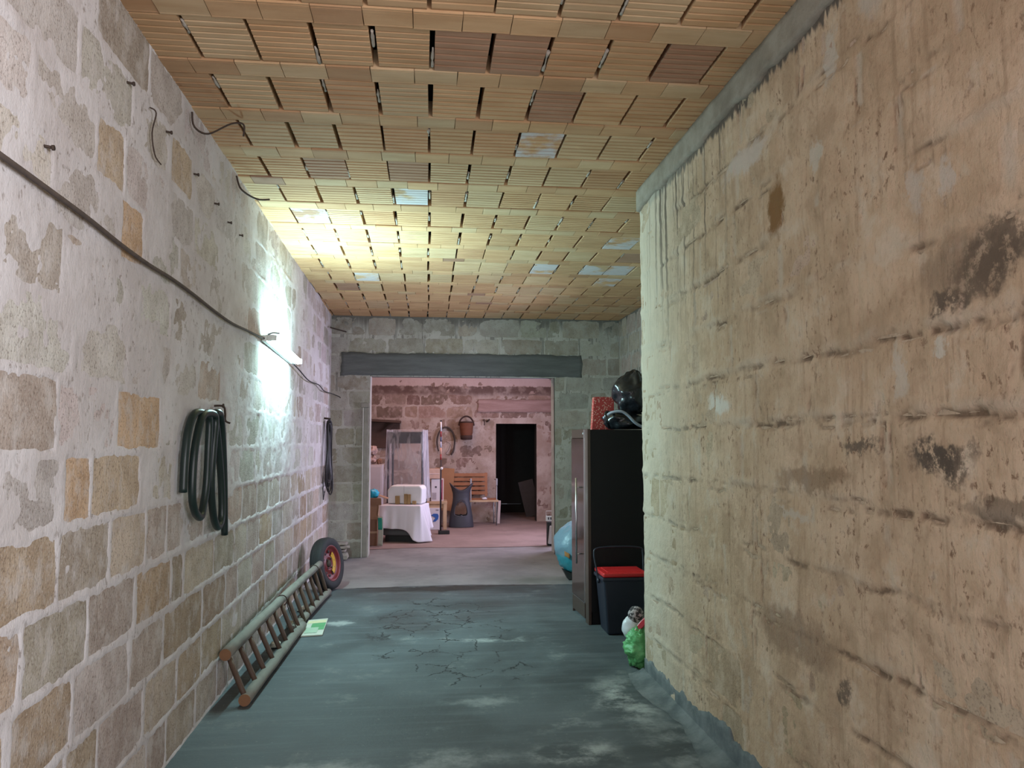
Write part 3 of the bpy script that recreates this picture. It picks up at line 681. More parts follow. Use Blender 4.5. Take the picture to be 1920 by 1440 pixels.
# ---- black cable coil at the far end
CC = thing('cable_coil', (-1.24, 9.8, .8), 'coil of black cable hanging near the far end of the left wall', 'cable')
rr = random.Random(5); m_blk2 = simple('black_cable', (.012, .011, .012), .45, .2)
for i in range(9):
    yc = 9.75 + rr.uniform(-.10, .10); w = rr.uniform(.16, .30); zt = 1.74 + rr.uniform(-.03, .03); zb = [.84, .87, .95, .98, 1.0, 1.0, .99, 1.02, .93][i]; xo = rr.uniform(.035, .075)
    pts = []
    for k in range(28):
        a = 2 * math.pi * k / 28; s = math.sin(a); t = (1 - math.cos(a)) / 2
        pts.append((wx(yc) + xo + .01 * math.sin(3 * a), yc + (.12 if i < 2 else 0) * t + w * s * (.35 + .65 * t), zt + (zb - zt) * t))
    MB().tube(pts, .0095, 7, closed=True).build('loop', m_blk2, CC)
MB().tube([(wx(9.7) - .01, 9.72, 1.79), (wx(9.7) + .08, 9.72, 1.78)], .012, 8).build('peg', m_rust, CC)
MB().tube(smooth([(wx(9.6) + .03, 9.55, 1.2), (wx(9.6) + .03, 9.50, .95), (wx(9.6) + .03, 9.55, .80), (wx(9.6) + .03, 9.62, .9)]), .005, 6).build('loose_end', m_blk2, CC)

# ---- wooden ladder lying on its edge
LD = thing('wooden_ladder', (-1.05, 6.3, 0), 'old wooden pole ladder lying on its side along the left wall', 'ladder')
m_rail = wood('dusty_rail_wood', (.15, .135, .11), (.26, .25, .22), (30, 3, 30), .85)
m_rung = wood('brown_rung_wood', (.075, .042, .028), (.135, .08, .052), (30, 30, 4), .6)
m_cut = simple('raw_wood_end', (.24, .115, .055), .7)
UA, UB = Vector((-1.152, 4.72, .265)), Vector((-1.02, 7.72, .318)); LA, LB = Vector((-1.015, 4.62, .036)), Vector((-.945, 7.80, .036))
def bowed(a, b, n, k, seed): return [a.lerp(b, i / n) + Vector((k * math.sin(math.pi * i / n), 0, .006 * mnoise.noise(Vector((i * .6, seed, 0))))) for i in range(n + 1)]
MB().tube(bowed(UA, UB, 18, -.012, 1), [.036 - .006 * i / 18 + .002 * mnoise.noise(Vector((i, 3, 1))) for i in range(19)], 14).build('rail', m_rail, LD)
lm = LA.lerp(LB, .53)
MB().tube(bowed(LA, lm + Vector((0, .12, .0)), 10, 0, 2), .035, 12, squash=.9).build('rail', m_rail, LD)
MB().tube(bowed(lm + Vector((-.045, -.08, .012)), LB, 10, 0, 3), .033, 12, squash=.9).build('rail', m_rail, LD)
for e, t in ((UA, UB - UA), (LA, LB - LA)):
    t = t.normalized(); MB().tube([e - t * .004, e + t * .002], .034, 14).build('rail_end', m_cut, LD)
for i in range(14):
    t = .012 + i * .0738; a = UA.lerp(UB, t); b = LA.lerp(LB, t)
    a = a + (a - b).normalized() * -.01; tw = rr.uniform(-.02, .02); b = b + Vector((0, tw, 0))
    MB().tube([a, a.lerp(b, .3), a.lerp(b, .7), b], [.014, .017, .017, .0145], 9).build('rung', m_rung, LD)
for t in (.47, .90):
    p = UA.lerp(UB, t); d = (UB - UA).normalized(); q = d.to_track_quat('Z', 'Y')
    MB().tube([p + q @ Vector((math.cos(2 * math.pi * k / 16) * .040, math.sin(2 * math.pi * k / 16) * .040, 0)) for k in range(16)], .0045, 6, closed=True).build('wire_tie', m_rust, LD)
MB().tube(smooth([UA.lerp(UB, .47) + Vector((.04, 0, -.02)), UA.lerp(LB, .49) + Vector((.0, 0, .04)), LA.lerp(LB, .50) + Vector((-.01, 0, .03))]), .004, 6).build('wire_tie', m_rust, LD)

# ---- spare wheel
WH = thing('spare_wheel', (-.955, 8.06, 0), 'narrow spare wheel with red rim leaning at the end of the ladder', 'wheel', rot=(0, R(-9), R(-20)))
RW = .262
m_tyre = simple('tyre_rubber', (.022, .022, .024), .75, .3, 20); m_rim = simple('red_rim_paint', (.17, .016, .018), .42, .3, 20); m_yel = simple('yellow_paint', (.62, .33, .02), .5)
C0 = (0, 0, RW + .004)
MB().lathe([(.175, -.055), (.19, -.062), (.23, -.066), (.252, -.058), (RW - .002, -.04), (RW, -.02), (RW, .02), (RW - .002, .04), (.252, .058), (.23, .066), (.19, .062), (.175, .055)], 56, C0, 'x').build('tyre', m_tyre, WH, local=True)
for r in (-.02, 0, .02): MB().lathe([(RW - .003, r - .003), (RW + .0015, r - .003), (RW + .0015, r + .003), (RW - .003, r + .003)], 56, C0, 'x').build('tread_groove', m_black, WH, local=True)
MB().lathe([(.0, .012), (.05, .014), (.055, .022), (.075, .024), (.085, .012), (.13, .018), (.145, .03), (.155, .028), (.16, .05), (.178, .060), (.182, .056), (.172, .04), (.165, -.05), (.178, -.058)], 56, C0, 'x').build('rim', m_rim, WH, local=True)
for k in range(10):
    a = 2 * math.pi * (k + .3) / 10
    MB().lathe([(0, .003), (.013, .003), (.016, 0)], 14, (.024, C0[1] + .118 * math.cos(a), C0[2] + .118 * math.sin(a)), 'x', sx=1).build('rim_hole', m_black, WH, local=True)
for k in range(4):
    a = 2 * math.pi * (k + .5) / 4; MB().lathe([(0, .006), (.008, .006), (.009, 0)], 8, (.0245, C0[1] + .06 * math.cos(a), C0[2] + .06 * math.sin(a)), 'x').build('bolt_hole', m_black, WH, local=True)
MB().grid(lambda a, b: (.0215 + .007 * b, C0[1] + (.082 + .05 * b) * math.cos(-1.05 + 2.0 * a), C0[2] + (.082 + .05 * b) * math.sin(-1.05 + 2.0 * a)), 20, 4).build('yellow_label', m_yel, WH, local=True, solid=.003)
MB().lathe([(0, .018), (.032, .018), (.036, .01), (.037, 0)], 24, (.013, 0, C0[2]), 'x').build('hub_cap', m_rust, WH, local=True)

# ---- broken stone slabs in the far corner
m_rub = simple('rubble_stone', (.33, .30, .25), .95, .3, bump=.6, bdist=.01)
for i, (x, y, z, sx, sy, sz, rz) in enumerate([(-1.10, 10.2, .032, .21, .26, .09, .2), (-1.12, 10.22, .105, .19, .22, .05, -.15), (-1.09, 10.2, .15, .23, .24, .034, .1), (-1.11, 10.22, .19, .20, .22, .04, -.1)]):
    mb = MB(); mb.blob((0, 0, 0), (.62, .62, .62), .25, 2.2, i + 3, 20, 12)
    vs = [(max(-.5, min(.5, p[0])) * sx, max(-.5, min(.5, p[1])) * sy, max(-.5, min(.5, p[2])) * sz) for p in mb.v]
    mb.v = [(x + a * math.cos(rz) - b * math.sin(rz), y + a * math.sin(rz) + b * math.cos(rz), z + c - .0) for a, b, c in vs]; mb.sm = [False] * len(mb.sm)
    tag(mb.build('stone_slab', m_rub), ['thick bottom slab of the broken stones in the far left corner', 'second broken stone slab from the floor in the far left corner', 'thin wide stone slab second from top in the far left corner', 'topmost broken stone slab in the far left corner'][i], 'stone', 'broken stone slabs')

# ---- vertical rail at the opening's left side
m_rl = simple('weathered_rail', (.27, .25, .21), .8, .4, 8, bump=.4)
VR = thing('upright_rail', (-.80, 10.36, -.016), 'tall weathered grey rail standing against the wall left of the opening', 'rail')
MB().bx(-.845, -.835, 10.33, 10.385, -.012, 1.95).build('flange', simple('pale_rail_edge', (.55, .53, .46), .7), VR, bevel=.002)
MB().bx(-.833, -.772, 10.365, 10.39, -.012, 1.95).build('web', m_rl, VR, bevel=.003)
MB().bx(-.87, -.765, 10.35, 10.39, 1.955, 2.01).build('top_block', m_rl, VR, bevel=.004)

# ---- leaflet and scraps on the floor
m_paper = simple('paper', (.50, .50, .43), .8, .12); m_green = simple('green_print', (.10, .30, .13), .7, .3); m_pale = simple('pale_green_print', (.34, .44, .33), .7, .2)
MG = thing('magazine', (-.88, 6.45, 0), 'green and white magazine lying open on the floor beside the ladder', 'magazine')
def mq(mb, u0, u1, v0, v1, z0, z1):
    A, B, Cc, D = Vector((-.95, 6.17, 0)), Vector((-.79, 6.19, 0)), Vector((-.815, 6.75, 0)), Vector((-.97, 6.70, 0))
    def P(u, v, z): return (A * (1 - u) + B * u) * (1 - v) + (D * (1 - u) + Cc * u) * v + Vector((0, 0, z))
    vs = [P(u0, v0, z0), P(u1, v0, z0), P(u1, v1, z0), P(u0, v1, z0), P(u0, v0, z1), P(u1, v0, z1), P(u1, v1, z1), P(u0, v1, z1)]
    return mb.add(vs, [(0,3,2,1),(4,5,6,7),(0,1,5,4),(1,2,6,5),(2,3,7,6),(3,0,4,7)])
mq(MB(), 0, 1, 0, 1, .003, .012).build('pages', m_paper, MG)
mq(MB(), .30, .97, .30, .72, .0125, .0135).build('green_picture', m_green, MG); mq(MB(), .1, .7, .12, .45, .0137, .0145).build('pale_picture', m_pale, MG)
mq(MB(), .05, .95, .74, .9, .0125, .0135).build('cream_strip', simple('cream_print', (.62, .58, .35), .7), MG)
for i, (x, y, s) in enumerate([(-1.07, 6.5, .05), (-1.08, 7.1, .045), (-1.09, 5.9, .04)]):
    tag(MB().blob((x, y, s * .5), (s, s * 1.5, s * .5), .5, 2.4, i, 16, 10, .002, .5).build('paper_scrap', m_paper), ['crumpled pale paper scrap behind the middle of the ladder', 'crumpled paper scrap behind the ladder nearest the wheel', 'small crumpled paper scrap behind the ladder nearest the viewer'][i], 'paper')

# ---- nails and wires on the left wall
for i, (y, z) in enumerate([(3.06, 2.908), (3.53, 2.903), (3.97, 2.862), (4.38, 2.837), (4.68, 2.816), (4.98, 2.819), (2.43, 2.405)]):
    o = MB().tube([(wx(y) - .02, y, z), (wx(y) + .022, y + .012, z - .004)], .005, 7).lathe([(0, .003), (.009, .003), (.009, -.003), (0, -.003)], 8, (wx(y) + .022, y + .012, z - .004), 'x').build('wall_nail', m_rust)
    tag(o, ['first small rusty nail from the viewer in the high row on the left wall', 'second small nail from the viewer in the high row on the left wall', 'third small nail from the viewer in the high row on the left wall', 'fourth small nail from the viewer in the high row on the left wall', 'fifth small nail from the viewer in the high row on the left wall', 'sixth and farthest small nail in the high row on the left wall', 'lone rusty nail just above the power cable at the near left'][i], 'nail', 'nails in the left wall')
def wire(name, label, pts, r=.004): return tag(MB().tube(smooth(pts, 5), r, 6).build(name, m_rust), label, 'wire')
wire('hanging_wire', 'thin curled wire hanging from a nail high on the left wall', [(wx(3.31) + .01, 3.29, 2.905), (wx(3.3) + .03, 3.31, 2.89), (wx(3.3) + .02, 3.30, 2.80), (wx(3.3) + .02, 3.34, 2.72), (wx(3.3) + .03, 3.39, 2.695)], .003)
wire('ceiling_wire', 'black wire bent along the ceiling edge of the near left wall', [(wx(3.9) + .02, 3.85, 3.13), (wx(3.9) + .03, 3.86, 3.06), (wx(3.9) + .08, 3.92, 3.05), (wx(3.9) + .17, 4.0, 3.14), (wx(3.9) + .22, 4.05, 3.16), (wx(3.9) + .22, 4.06, 3.10)], .005)
wire('ceiling_wire', 'dark tangled wire at the ceiling edge halfway along the left wall', [(wx(4.9) + .02, 4.80, 3.14), (wx(4.9) + .04, 4.85, 3.07), (wx(4.9) + .10, 5.0, 3.06), (wx(4.9) + .16, 5.1, 3.09)], .006)
wire('iron_bracket', 'short dark iron bar by the ceiling in the far left corner', [(-1.23, 9.9, 2.95), (-1.15, 10.1, 2.95), (-1.08, 10.34, 2.96)], .009)

# ---- tall dark cabinet
CB = thing('tall_cabinet', (1.6, 6.6, 0), 'tall glossy dark brown cabinet with steel bar handle and black side', 'cabinet')
n = NT('cabinet_gloss'); m_cabdoor = n.done((.055, .028, .022), .10, spec=.8)
n = NT('cabinet_black'); m_cabblk = n.done((.006, .006, .007), .55, spec=.25)
n = NT('cabinet_frame'); m_cabframe = n.done((.065, .040, .030), .32, spec=.5)
# the cabinet stands slightly turned: build in local axes (x into the cabinet, y along its front)
CB.location = (1.338, 6.315, 0); CB.rotation_euler = (0, 0, math.atan2(.028, .545))
L = dict(parent=CB, local=True)
MB().bx(.02, .64, .0, .56, .10, 1.60).build('body', m_cabblk, bevel=.003, **L)
MB().bx(.03, .64, .01, .55, 0, .10).build('plinth', m_cabblk, **L)
MB().bx(-.005, .02, .0, .10, .0, 1.605).build('side_stile', m_cabframe, bevel=.002, **L)
MB().bx(-.004, .02, .545, .56, .0, 1.605).build('side_stile', m_cabframe, bevel=.002, **L)
MB().bx(-.006, .02, .10, .545, 1.53, 1.605).build('top_rail', m_cabframe, bevel=.002, **L)
d = MB().bx(-.012, .018, .115, .543, .16, 1.525).build('door', m_cabdoor, bevel=.003, **L)
MB().bx(-.012, .018, .102, .113, .16, 1.60).build('steel_edge', m_steel, d, local=True)
h = MB().tube([(-.055, .20, .47), (-.055, .20, 1.19)], .008, 10).build('handle', m_steel, d, local=True)
for z in (.55, 1.11): MB().tube([(-.055, .20, z), (-.01, .20, z)], .006, 8).build('handle_post', m_steel, d, local=True)
MB().bx(-.008, .018, .115, .543, .03, .15).build('bottom_panel', m_cabframe, bevel=.002, **L)
MB().bx(-.010, .0, .12, .54, .152, .158).build('bottom_trim', m_steel, **L)
MB().lathe([(0, .004), (.009, .004), (.01, 0)], 12, (-.012, .13, 1.57), 'x').build('hinge_cap', m_white, **L)

# ---- things on the cabinet
def trash_fn(p, d):
    k = 1.0
    if p.z > 0: k = 1 - .55 * (max(0, p.z) / .2) ** 1.5 * (.75 + .35 * math.sin(math.atan2(d.y, d.x) * 5))
    return Vector((p.x * max(.2, k) + .08 * max(0, p.z), p.y * max(.2, k), p.z))
n = NT('black_bag_film'); pz = n.objc(); m_film = n.done((.010, .011, .014), .22, n.bump(n.noise(pz, 7, 2, .5, dist=1.0), .4, .02), spec=.6)
o = MB().blob((1.79, 6.56, 1.93), (.175, .17, .205), .22, 1.6, 4, 60, 40, 1.755, .16, trash_fn).build('rubbish_bag', m_film); tag(o, 'shiny black plastic rubbish bag on top of the tall cabinet', 'bag')
o = MB().blob((1.72, 6.57, 1.68), (.19, .17, .10), .2, 1.9, 9, 50, 26, 1.607, .12).build('tool_bag', m_film); tag(o, 'slumped black bag under the rubbish bag on the cabinet top', 'bag')
MB().tube(smooth([(1.55, 6.45, 1.62), (1.525, 6.42, 1.67), (1.515, 6.42, 1.72), (1.53, 6.44, 1.75), (1.60, 6.46, 1.74)]), .014, 10).build('handle', m_film, o)
m_tubegrey = simple('grey_tube', (.30, .33, .40), .4, .1)
TB = MB().tube(smooth([(1.50, 6.44, 1.70), (1.56, 6.40, 1.745), (1.64, 6.38, 1.755), (1.70, 6.38, 1.72), (1.76, 6.38, 1.66), (1.83, 6.39, 1.625), (1.92, 6.40, 1.62)]), .012, 10).build('bent_tube', m_tubegrey); tag(TB, 'bent pale grey tube lying across the black bag on the cabinet', 'tube')
n = NT('red_pattern_paper'); p = n.objc(); v1 = n.vor(p, 55); v2 = n.noise(p, 60, 3)
m_red = n.done(n.mix(n.mr(n.ma('ADD', v1, n.ma('MULTIPLY', v2, .4)), .45, .62), (.62, .36, .28), (.42, .045, .04)), .7)
RB = thing('gift_bag', (1.56, 6.80, 1.605), 'red gift bag with a pale speckled print standing on the cabinet', 'bag')
MB().prism([(1.475, 1.607), (1.68, 1.607), (1.68, 1.90), (1.495, 1.90)], 'y', 6.79, 6.86).build('bag_body', m_red, RB, bevel=.003)
MB().prism([(1.50, 1.885), (1.675, 1.885), (1.67, 1.902), (1.505, 1.902)], 'y', 6.787, 6.863).build('top_fold', m_red, RB)
o = MB().bx(1.66, 1.88, 6.45, 6.58, 1.70, 1.735).build('folded_cloth', simple('grey_beige_cloth', (.20, .18, .14), .9), bevel=.012); tag(o, 'grey-beige folded cloth beneath the rubbish bag on the cabinet', 'cloth')
o.location.z = 0

# ---- bin with red lid
BN = thing('waste_bin', (1.55, 6.1, 0), 'dark navy waste bin with bright red lid in front of the cabinet', 'bin')
n = NT('navy_plastic'); m_navy = n.done((.010, .014, .026), .45, n.bump(n.noise(n.objc(), 200, 2), .05, .002))
n = NT('red_plastic'); m_redp = n.done((.55, .018, .02), .38)
def tap(x0, x1, y0, y1, z0, z1, t, mb=None):
    mb = mb or MB(); vs = [(x0 + t, y0 + t, z0), (x1 - t, y0 + t, z0), (x1 - t, y1 - t, z0), (x0 + t, y1 - t, z0), (x0, y0, z1), (x1, y0, z1), (x1, y1, z1), (x0, y1, z1)]
    return mb.add(vs, [(0,3,2,1),(4,5,6,7),(0,1,5,4),(1,2,6,5),(2,3,7,6),(3,0,4,7)])
tap(1.372, 1.72, 5.93, 6.24, 0.002, .445, .035).build('bin_body', m_navy, BN, bevel=.018, seg=3)
MB().bx(1.362, 1.73, 5.92, 6.25, .418, .446).build('rim', m_navy, BN, bevel=.008)
ld = tap(1.368, 1.724, 5.925, 6.246, .447, .482, -.0).build('lid', m_redp, BN, bevel=.012, seg=3)
MB().bx(1.41, 1.68, 5.965, 6.20, .478, .487).build('lid_panel', m_redp, ld, bevel=.004)
MB().tube(smooth([(1.365, 6.08, .40), (1.350, 6.10, .50), (1.340, 6.13, .60), (1.37, 6.14, .645), (1.55, 6.15, .655), (1.72, 6.14, .645), (1.74, 6.13, .60), (1.735, 6.10, .50), (1.727, 6.08, .40)]), .007, 8).build('bail_handle', m_navy, BN)
for x in (1.362, 1.732): MB().lathe([(0, .008), (.018, .008), (.02, 0), (.018, -.008), (0, -.008)], 14, (x, 6.08, .40), 'x').build('handle_pivot', m_navy, BN)

# ---- bags behind the end of the right wall
n = NT('green_bag_film'); p = n.objc(); m_gbag = n.done((.12, .40, .14), .5, n.bump(n.noise(n.vm('MULTIPLY', p, (10, 10, 26)), 1, 3, .5, dist=1.5), .7, .012), spec=.5)
o = MB().blob((1.44, 5.13, .13), (.115, .10, .135), .2, 2.2, 2, 50, 34, .004, .35).build('green_bag', m_gbag); tag(o, 'bright green plastic bag on the floor at the end of the right wall', 'bag')
o = MB().blob((1.405, 5.22, .235), (.075, .07, .08), .1, 2, 5, 30, 20).build('white_bag', simple('white_film', (.62, .64, .68), .4)); tag(o, 'white plastic bag tucked behind the green bag', 'bag')
RBD = MB().grid(lambda a, b: (1.378 + .10 * a + .0 * b, 5.09 + .012 * math.sin(3 * a) + .02 * b, .205 + .11 * a - .0 + (.045) * (b - .5) + .01 * math.sin(a * 3.1)), 16, 4).build('red_ribbon', simple('red_film', (.52, .02, .045), .3), solid=.012); tag(RBD, 'shiny red strap lying over the green bag', 'strap')
n = NT('patterned_cloth'); p = n.objc(); m_pat = n.done(n.mix(n.mr(n.noise(p, 42, 3, .6), .46, .56), (.035, .028, .03), (.42, .36, .36)), .8)
o = MB().blob((1.425, 5.20, .325), (.055, .055, .058), .08, 3, 6, 30, 20).build('patterned_bundle', m_pat); tag(o, 'small round dark patterned bundle on top of the green bag', 'bundle')

# ---- blue bundle left of the cabinet
BL = thing('blue_bundle', (1.62, 8.5, -.01), 'pale blue and turquoise plastic bundle behind the tall cabinet', 'bundle')
n = NT('blue_film'); p = n.pos(); z = n.sep(p)[2]; ns = n.noise(p, 6, 3)
m_blue = n.done(n.mix(n.mr(n.ma('ADD', z, n.ma('MULTIPLY', ns, .12)), .31, .35), (.045, .32, .40), (.22, .36, .46)), .35, n.bump(n.noise(p, 14, 3, .5, dist=1), .4, .015))
MB().blob((1.635, 8.5, .33), (.235, .22, .275), .1, 1.7, 3, 48, 32, None, .12, lambda p, d: Vector((p.x + .25 * min(0, p.z) * -.6, p.y, p.z))).build('bundle_body', m_blue, BL)
MB().grid(lambda a, b: (1.49 + .055 * a, 8.293 - .012 * a + .01 * b, .27 + .05 * b - .03 * a), 4, 4).build('tape_patch', simple('orange_tape', (.42, .19, .06), .5), BL, solid=.006)
MB().prism([(1.50, .10), (1.62, .05), (1.62, .0), (1.56, -.012)], 'y', 8.42, 8.56).build('black_foot', m_black, BL, bevel=.004)
MB().tube(smooth([(1.60, 8.275, .56), (1.575, 8.27, .45), (1.585, 8.275, .33), (1.60, 8.285, .20)]), .004, 6).build('seam', simple('teal_seam', (.03, .42, .44), .4), BL)

# ================================================================== REAR ROOM
# ---- tall frame under clear plastic
FR = thing('covered_frame', (-.36, 12.4, -.01), 'tall dark frame draped in a clear plastic dust sheet', 'furniture')
m_frame = simple('frame_navy', (.035, .045, .065), .5, .1); m_panel = simple('frame_panel', (.030, .035, .048), .55, .1)
for x in (-.675, -.115): MB().bx(x - .012, x + .012, 12.40, 12.45, -.01, 1.66).build('post', m_frame, FR, bevel=.003)
for x in (-.675, -.115): MB().bx(x - .012, x + .012, 12.66, 12.70, -.01, 1.63).build('post', m_frame, FR, bevel=.003)
MB().bx(-.67, -.12, 12.41, 12.44, 1.47, 1.655).build('top_panel', m_panel, FR, bevel=.004)
MB().bx(-.67, -.12, 12.42, 12.44, .62, .66).build('crossbar', m_frame, FR, bevel=.003)
n = NT('clear_plastic'); p = n.pos()
wr = n.noise(n.vm('MULTIPLY', p, (7, 7, 2.2)), 1, 3, .5, dist=1.3)
nr = n.bump(wr, .9, .05); n.done((.86, .86, .92), .18, nr, spec=.7)
sx = n.ma('ABSOLUTE', n.vm('DOT_PRODUCT', n.n('NewGeometry').outputs['True Normal'], (.97, -.24, 0), out=1)); tr = n.n('BsdfTransparent'); mx = n.n('MixShader'); tl = n.n('BsdfTranslucent'); tl.inputs[0].default_value = (.9, .88, .98, 1); m2 = n.n('MixShader'); m2.inputs[0].default_value = .35
n.t.links.new(n.b.outputs[0], m2.inputs[1]); n.t.links.new(tl.outputs[0], m2.inputs[2])
n.set(mx.inputs[0], n.ma('ADD', n.mr(n.noise(n.vm('MULTIPLY', p, (5, 9, 1.9)), 1, 2, .5, dist=1.6), .50, .70, .16, .55), n.mr(sx, .55, .8, 0, .45)))
n.t.links.new(tr.outputs[0], mx.inputs[1]); n.t.links.new(m2.outputs[0], mx.inputs[2]); n.t.links.new(mx.outputs[0], n.out.inputs['Surface'])
m_clear = n.m
def sheet(u, v):   # around the perimeter, from top to bottom
    per = [(-.69, 12.37), (-.10, 12.37), (-.10, 12.72), (-.69, 12.72)]
    s = u * 4; i = int(s) % 4; t = s - int(s); a = per[i]; b = per[(i + 1) % 4]
    x = a[0] + (b[0] - a[0]) * t; y = a[1] + (b[1] - a[1]) * t
    fl = v ** 1.4; w = mnoise.noise(Vector((x * 9, y * 9, v * 2.0))) * .03 * (.3 + v) + .012 * math.sin(u * 60) * v
    cx, cy = -.395, 12.545; k = 1 + (.16 * fl)
    z = 1.695 - 1.10 * v + (.01 * math.sin(t * math.pi) * -1 if v < .05 else 0)
    return Vector((cx + (x - cx) * (k + w), cy + (y - cy) * (k + w * 1.5), z))
mb = MB().grid(sheet, 80, 36, True, True).grid(lambda a, b: (-.69 + .59 * a, 12.37 + .35 * b, 1.695 - .012 * math.sin(math.pi * a) * math.sin(math.pi * b)), 8, 6)
mb.build('dust_sheet', m_clear, FR)

# ---- chest, white cloth, foam block, wood pieces
CH = thing('storage_chest', (-.31, 12.08, -.01), 'dark grey chest under the white cloth in the rear room', 'chest')
m_chest = simple('chest_grey', (.10, .10, .105), .7)
MB().bx(-.58, -.03, 11.86, 12.32, .08, .52).build('body', m_chest, CH, bevel=.02); MB().bx(-.55, -.06, 11.90, 12.30, -.01, .08).build('base', m_black, CH)
MB().bx(-.59, -.02, 11.85, 12.33, .40, .425).build('rim', m_black, CH)
m_cloth = NT('white_cloth'); p = m_cloth.pos(); m_cloth = m_cloth.done((.78, .76, .82), .85, m_cloth.bump(m_cloth.noise(p, 60, 3), .15, .004), spec=.2)
def cloth(u, v):
    per = [(-.62, 11.83), (.01, 11.83), (.01, 12.36), (-.62, 12.36)]
    s = u * 4; i = int(s) % 4; t = s - int(s); a = per[i]; b = per[(i + 1) % 4]
    x = a[0] + (b[0] - a[0]) * t; y = a[1] + (b[1] - a[1]) * t
    cx, cy = -.305, 12.09
    if v <= .3:
        k = v / .3; return Vector((cx + (x - cx) * k, cy + (y - cy) * k, .535 + .004 * mnoise.noise(Vector((x * 6 * k, y * 6 * k, 1)))))
    h = (v - .3) / .7
    bot = [.20 - .02 * t, .18 - .17 * t if False else .18, .14, .2][i]
    # the front right corner hangs lowest
    dc = math.hypot(x - .01, y - 11.83); bot = .19 - .20 * math.exp(-(dc / .14) ** 2) - .10 * (1 if i == 1 else 0) * math.sin(math.pi * t)
    dl = math.hypot(x + .62, y - 11.83); bot += .02 * math.exp(-(dl / .1) ** 2)
    z = .535 - h * (.535 - max(bot, .004))
    fold = (.020 * math.sin(u * 95) + .035 * mnoise.noise(Vector((u * 30, 3, 1)))) * h * (1.5 if i == 1 else .7)
    fl = .05 * h + fold + .10 * h * math.exp(-(dc / .16) ** 2) + .08 * math.sin(math.pi * h * .5) * math.exp(-(dl / .09) ** 2)
    nx, ny = [(0, -1), (1, 0), (0, 1), (-1, 0)][i]
    ex = max(0, 1 - t * 8) ; dx = Vector((nx, ny, 0))
    if t < .12: dx = dx.lerp(Vector([(-1, 0, 0), (0, -1, 0), (1, 0, 0), (0, 1, 0)][i]), .5 * (1 - t / .12))
    if t > .88: dx = dx.lerp(Vector([(1, 0, 0), (0, 1, 0), (-1, 0, 0), (0, -1, 0)][i]), .5 * (t - .88) / .12)
    return Vector((x, y, z)) + dx * fl
o = MB().grid(cloth, 200, 40, True, True).build('white_cloth', m_cloth, solid=.004); tag(o, 'white cloth draped over the chest in front of the plastic-covered frame', 'cloth')
m_foam = simple('white_foam', (.82, .82, .84), .7, .03, bump=.1)
FO = thing('foam_block', (-.28, 12.15, .54), 'white foam packing block on the cloth-covered chest', 'foam')
mb = MB().prism([(-.56, .545), (-.02, .545), (-.015, .78), (-.05, .825), (-.50, .825), (-.57, .75)], 'y', 12.03, 12.33); mb.build('block', m_foam, FO, bevel=.025, seg=4)
MB().bx(-.30, -.296, 12.026, 12.03, .56, .82).build('seam', simple('foam_seam', (.5, .5, .52), .8), FO)
m_wd = wood('yellow_wood', (.30, .19, .08), (.40, .27, .12), (20, 20, 4))
for i, (x, w, h, l) in enumerate([(-.395, .07, .125, 'left upright wood offcut before the white foam block'), (-.265, .05, .155, 'tall middle wood offcut before the white foam block'), (-.212, .05, .15, 'tall right wood offcut before the white foam block'), (-.13, .06, .05, 'small low wood offcut at the right of the foam block')]):
    tag(MB().box((x, 12.005, .543 + h / 2), (w, .03, h), (0, .02 * (i - 1), 0)).build('wood_offcut', m_wd, bevel=.004), l, 'wood', 'wood offcuts')

# the covered group stands slightly turned
PV = Matrix.Translation((-.345, 12.05, 0)) @ Matrix.Rotation(R(-14), 4, 'Z') @ Matrix.Translation((.31, -12.05, 0))
for o in [FR, CH, FO, bpy.data.objects['white_cloth']] + [q for q in bpy.data.objects if q.name.startswith('wood_offcut')]:
    o.matrix_basis = PV @ Matrix.Translation(o.location)

# ---- cartons at the left of the opening
m_card = simple('cardboard', (.34, .195, .115), .85, .15, 8); m_card2 = simple('cardboard_dark', (.22, .12, .075), .85, .15, 8)
BX = thing('carton', (-.85, 11.65, -.01), 'lower brown cardboard carton just behind the left jamb', 'box')
MB().bx(-1.12, -.70, 11.45, 11.75, -.01, .36).build('carton_body', m_card2, BX, bevel=.006); MB().bx(-1.12, -.70, 11.445, 11.45, .17, .20).build('tape', simple('tape', (.4, .26, .16), .3), BX)
BX = thing('carton', (-.85, 11.65, .365), 'upper open cardboard carton just behind the left jamb', 'box')
MB().bx(-1.12, -.69, 11.46, 11.74, .362, .66).build('carton_body', m_card, BX, bevel=.006)
MB().box((-.625, 11.60, .685), (.14, .27, .006), (0, .35, 0)).build('flap', m_card, BX); MB().box((-.88, 11.40, .63), (.46, .006, .14), (.7, 0, 0)).build('flap', m_card, BX)
MB().box((-.683, 11.455, .56), (.006, .03, .26), (0, .1, 0)).build('packing_strip', simple('cream_strip', (.62, .50, .38), .7), BX)
o = MB().blob((-.775, 11.55, .735), (.085, .085, .07), .15, 2.2, 1, 36, 24, .666, .1).build('cyan_ball', simple('cyan_plastic', (.02, .42, .62), .35, .15)); tag(o, 'bright cyan plastic ball on the upper carton', 'ball')
LF = thing('leaflet', (-.64, 11.42, 0), 'white and green leaflet leaning against the lower carton', 'leaflet')
MB().grid(lambda a, b: (-.70 + .075 * a + .01 * math.sin(b * 3), 11.405 + .012 * b - .03 * a * a, -.005 + .42 * b), 6, 10).build('sheet', m_paper, LF, solid=.003)
MB().grid(lambda a, b: (-.70 + .06 * a + .01 * math.sin((.55 + .4 * b) * 3), 11.400 + .012 * (.55 + .4 * b) - .03 * a * a * .6, -.005 + .42 * (.55 + .4 * b)), 6, 6).build('green_print', simple('teal_print', (.02, .30, .22), .6), LF, solid=.002)

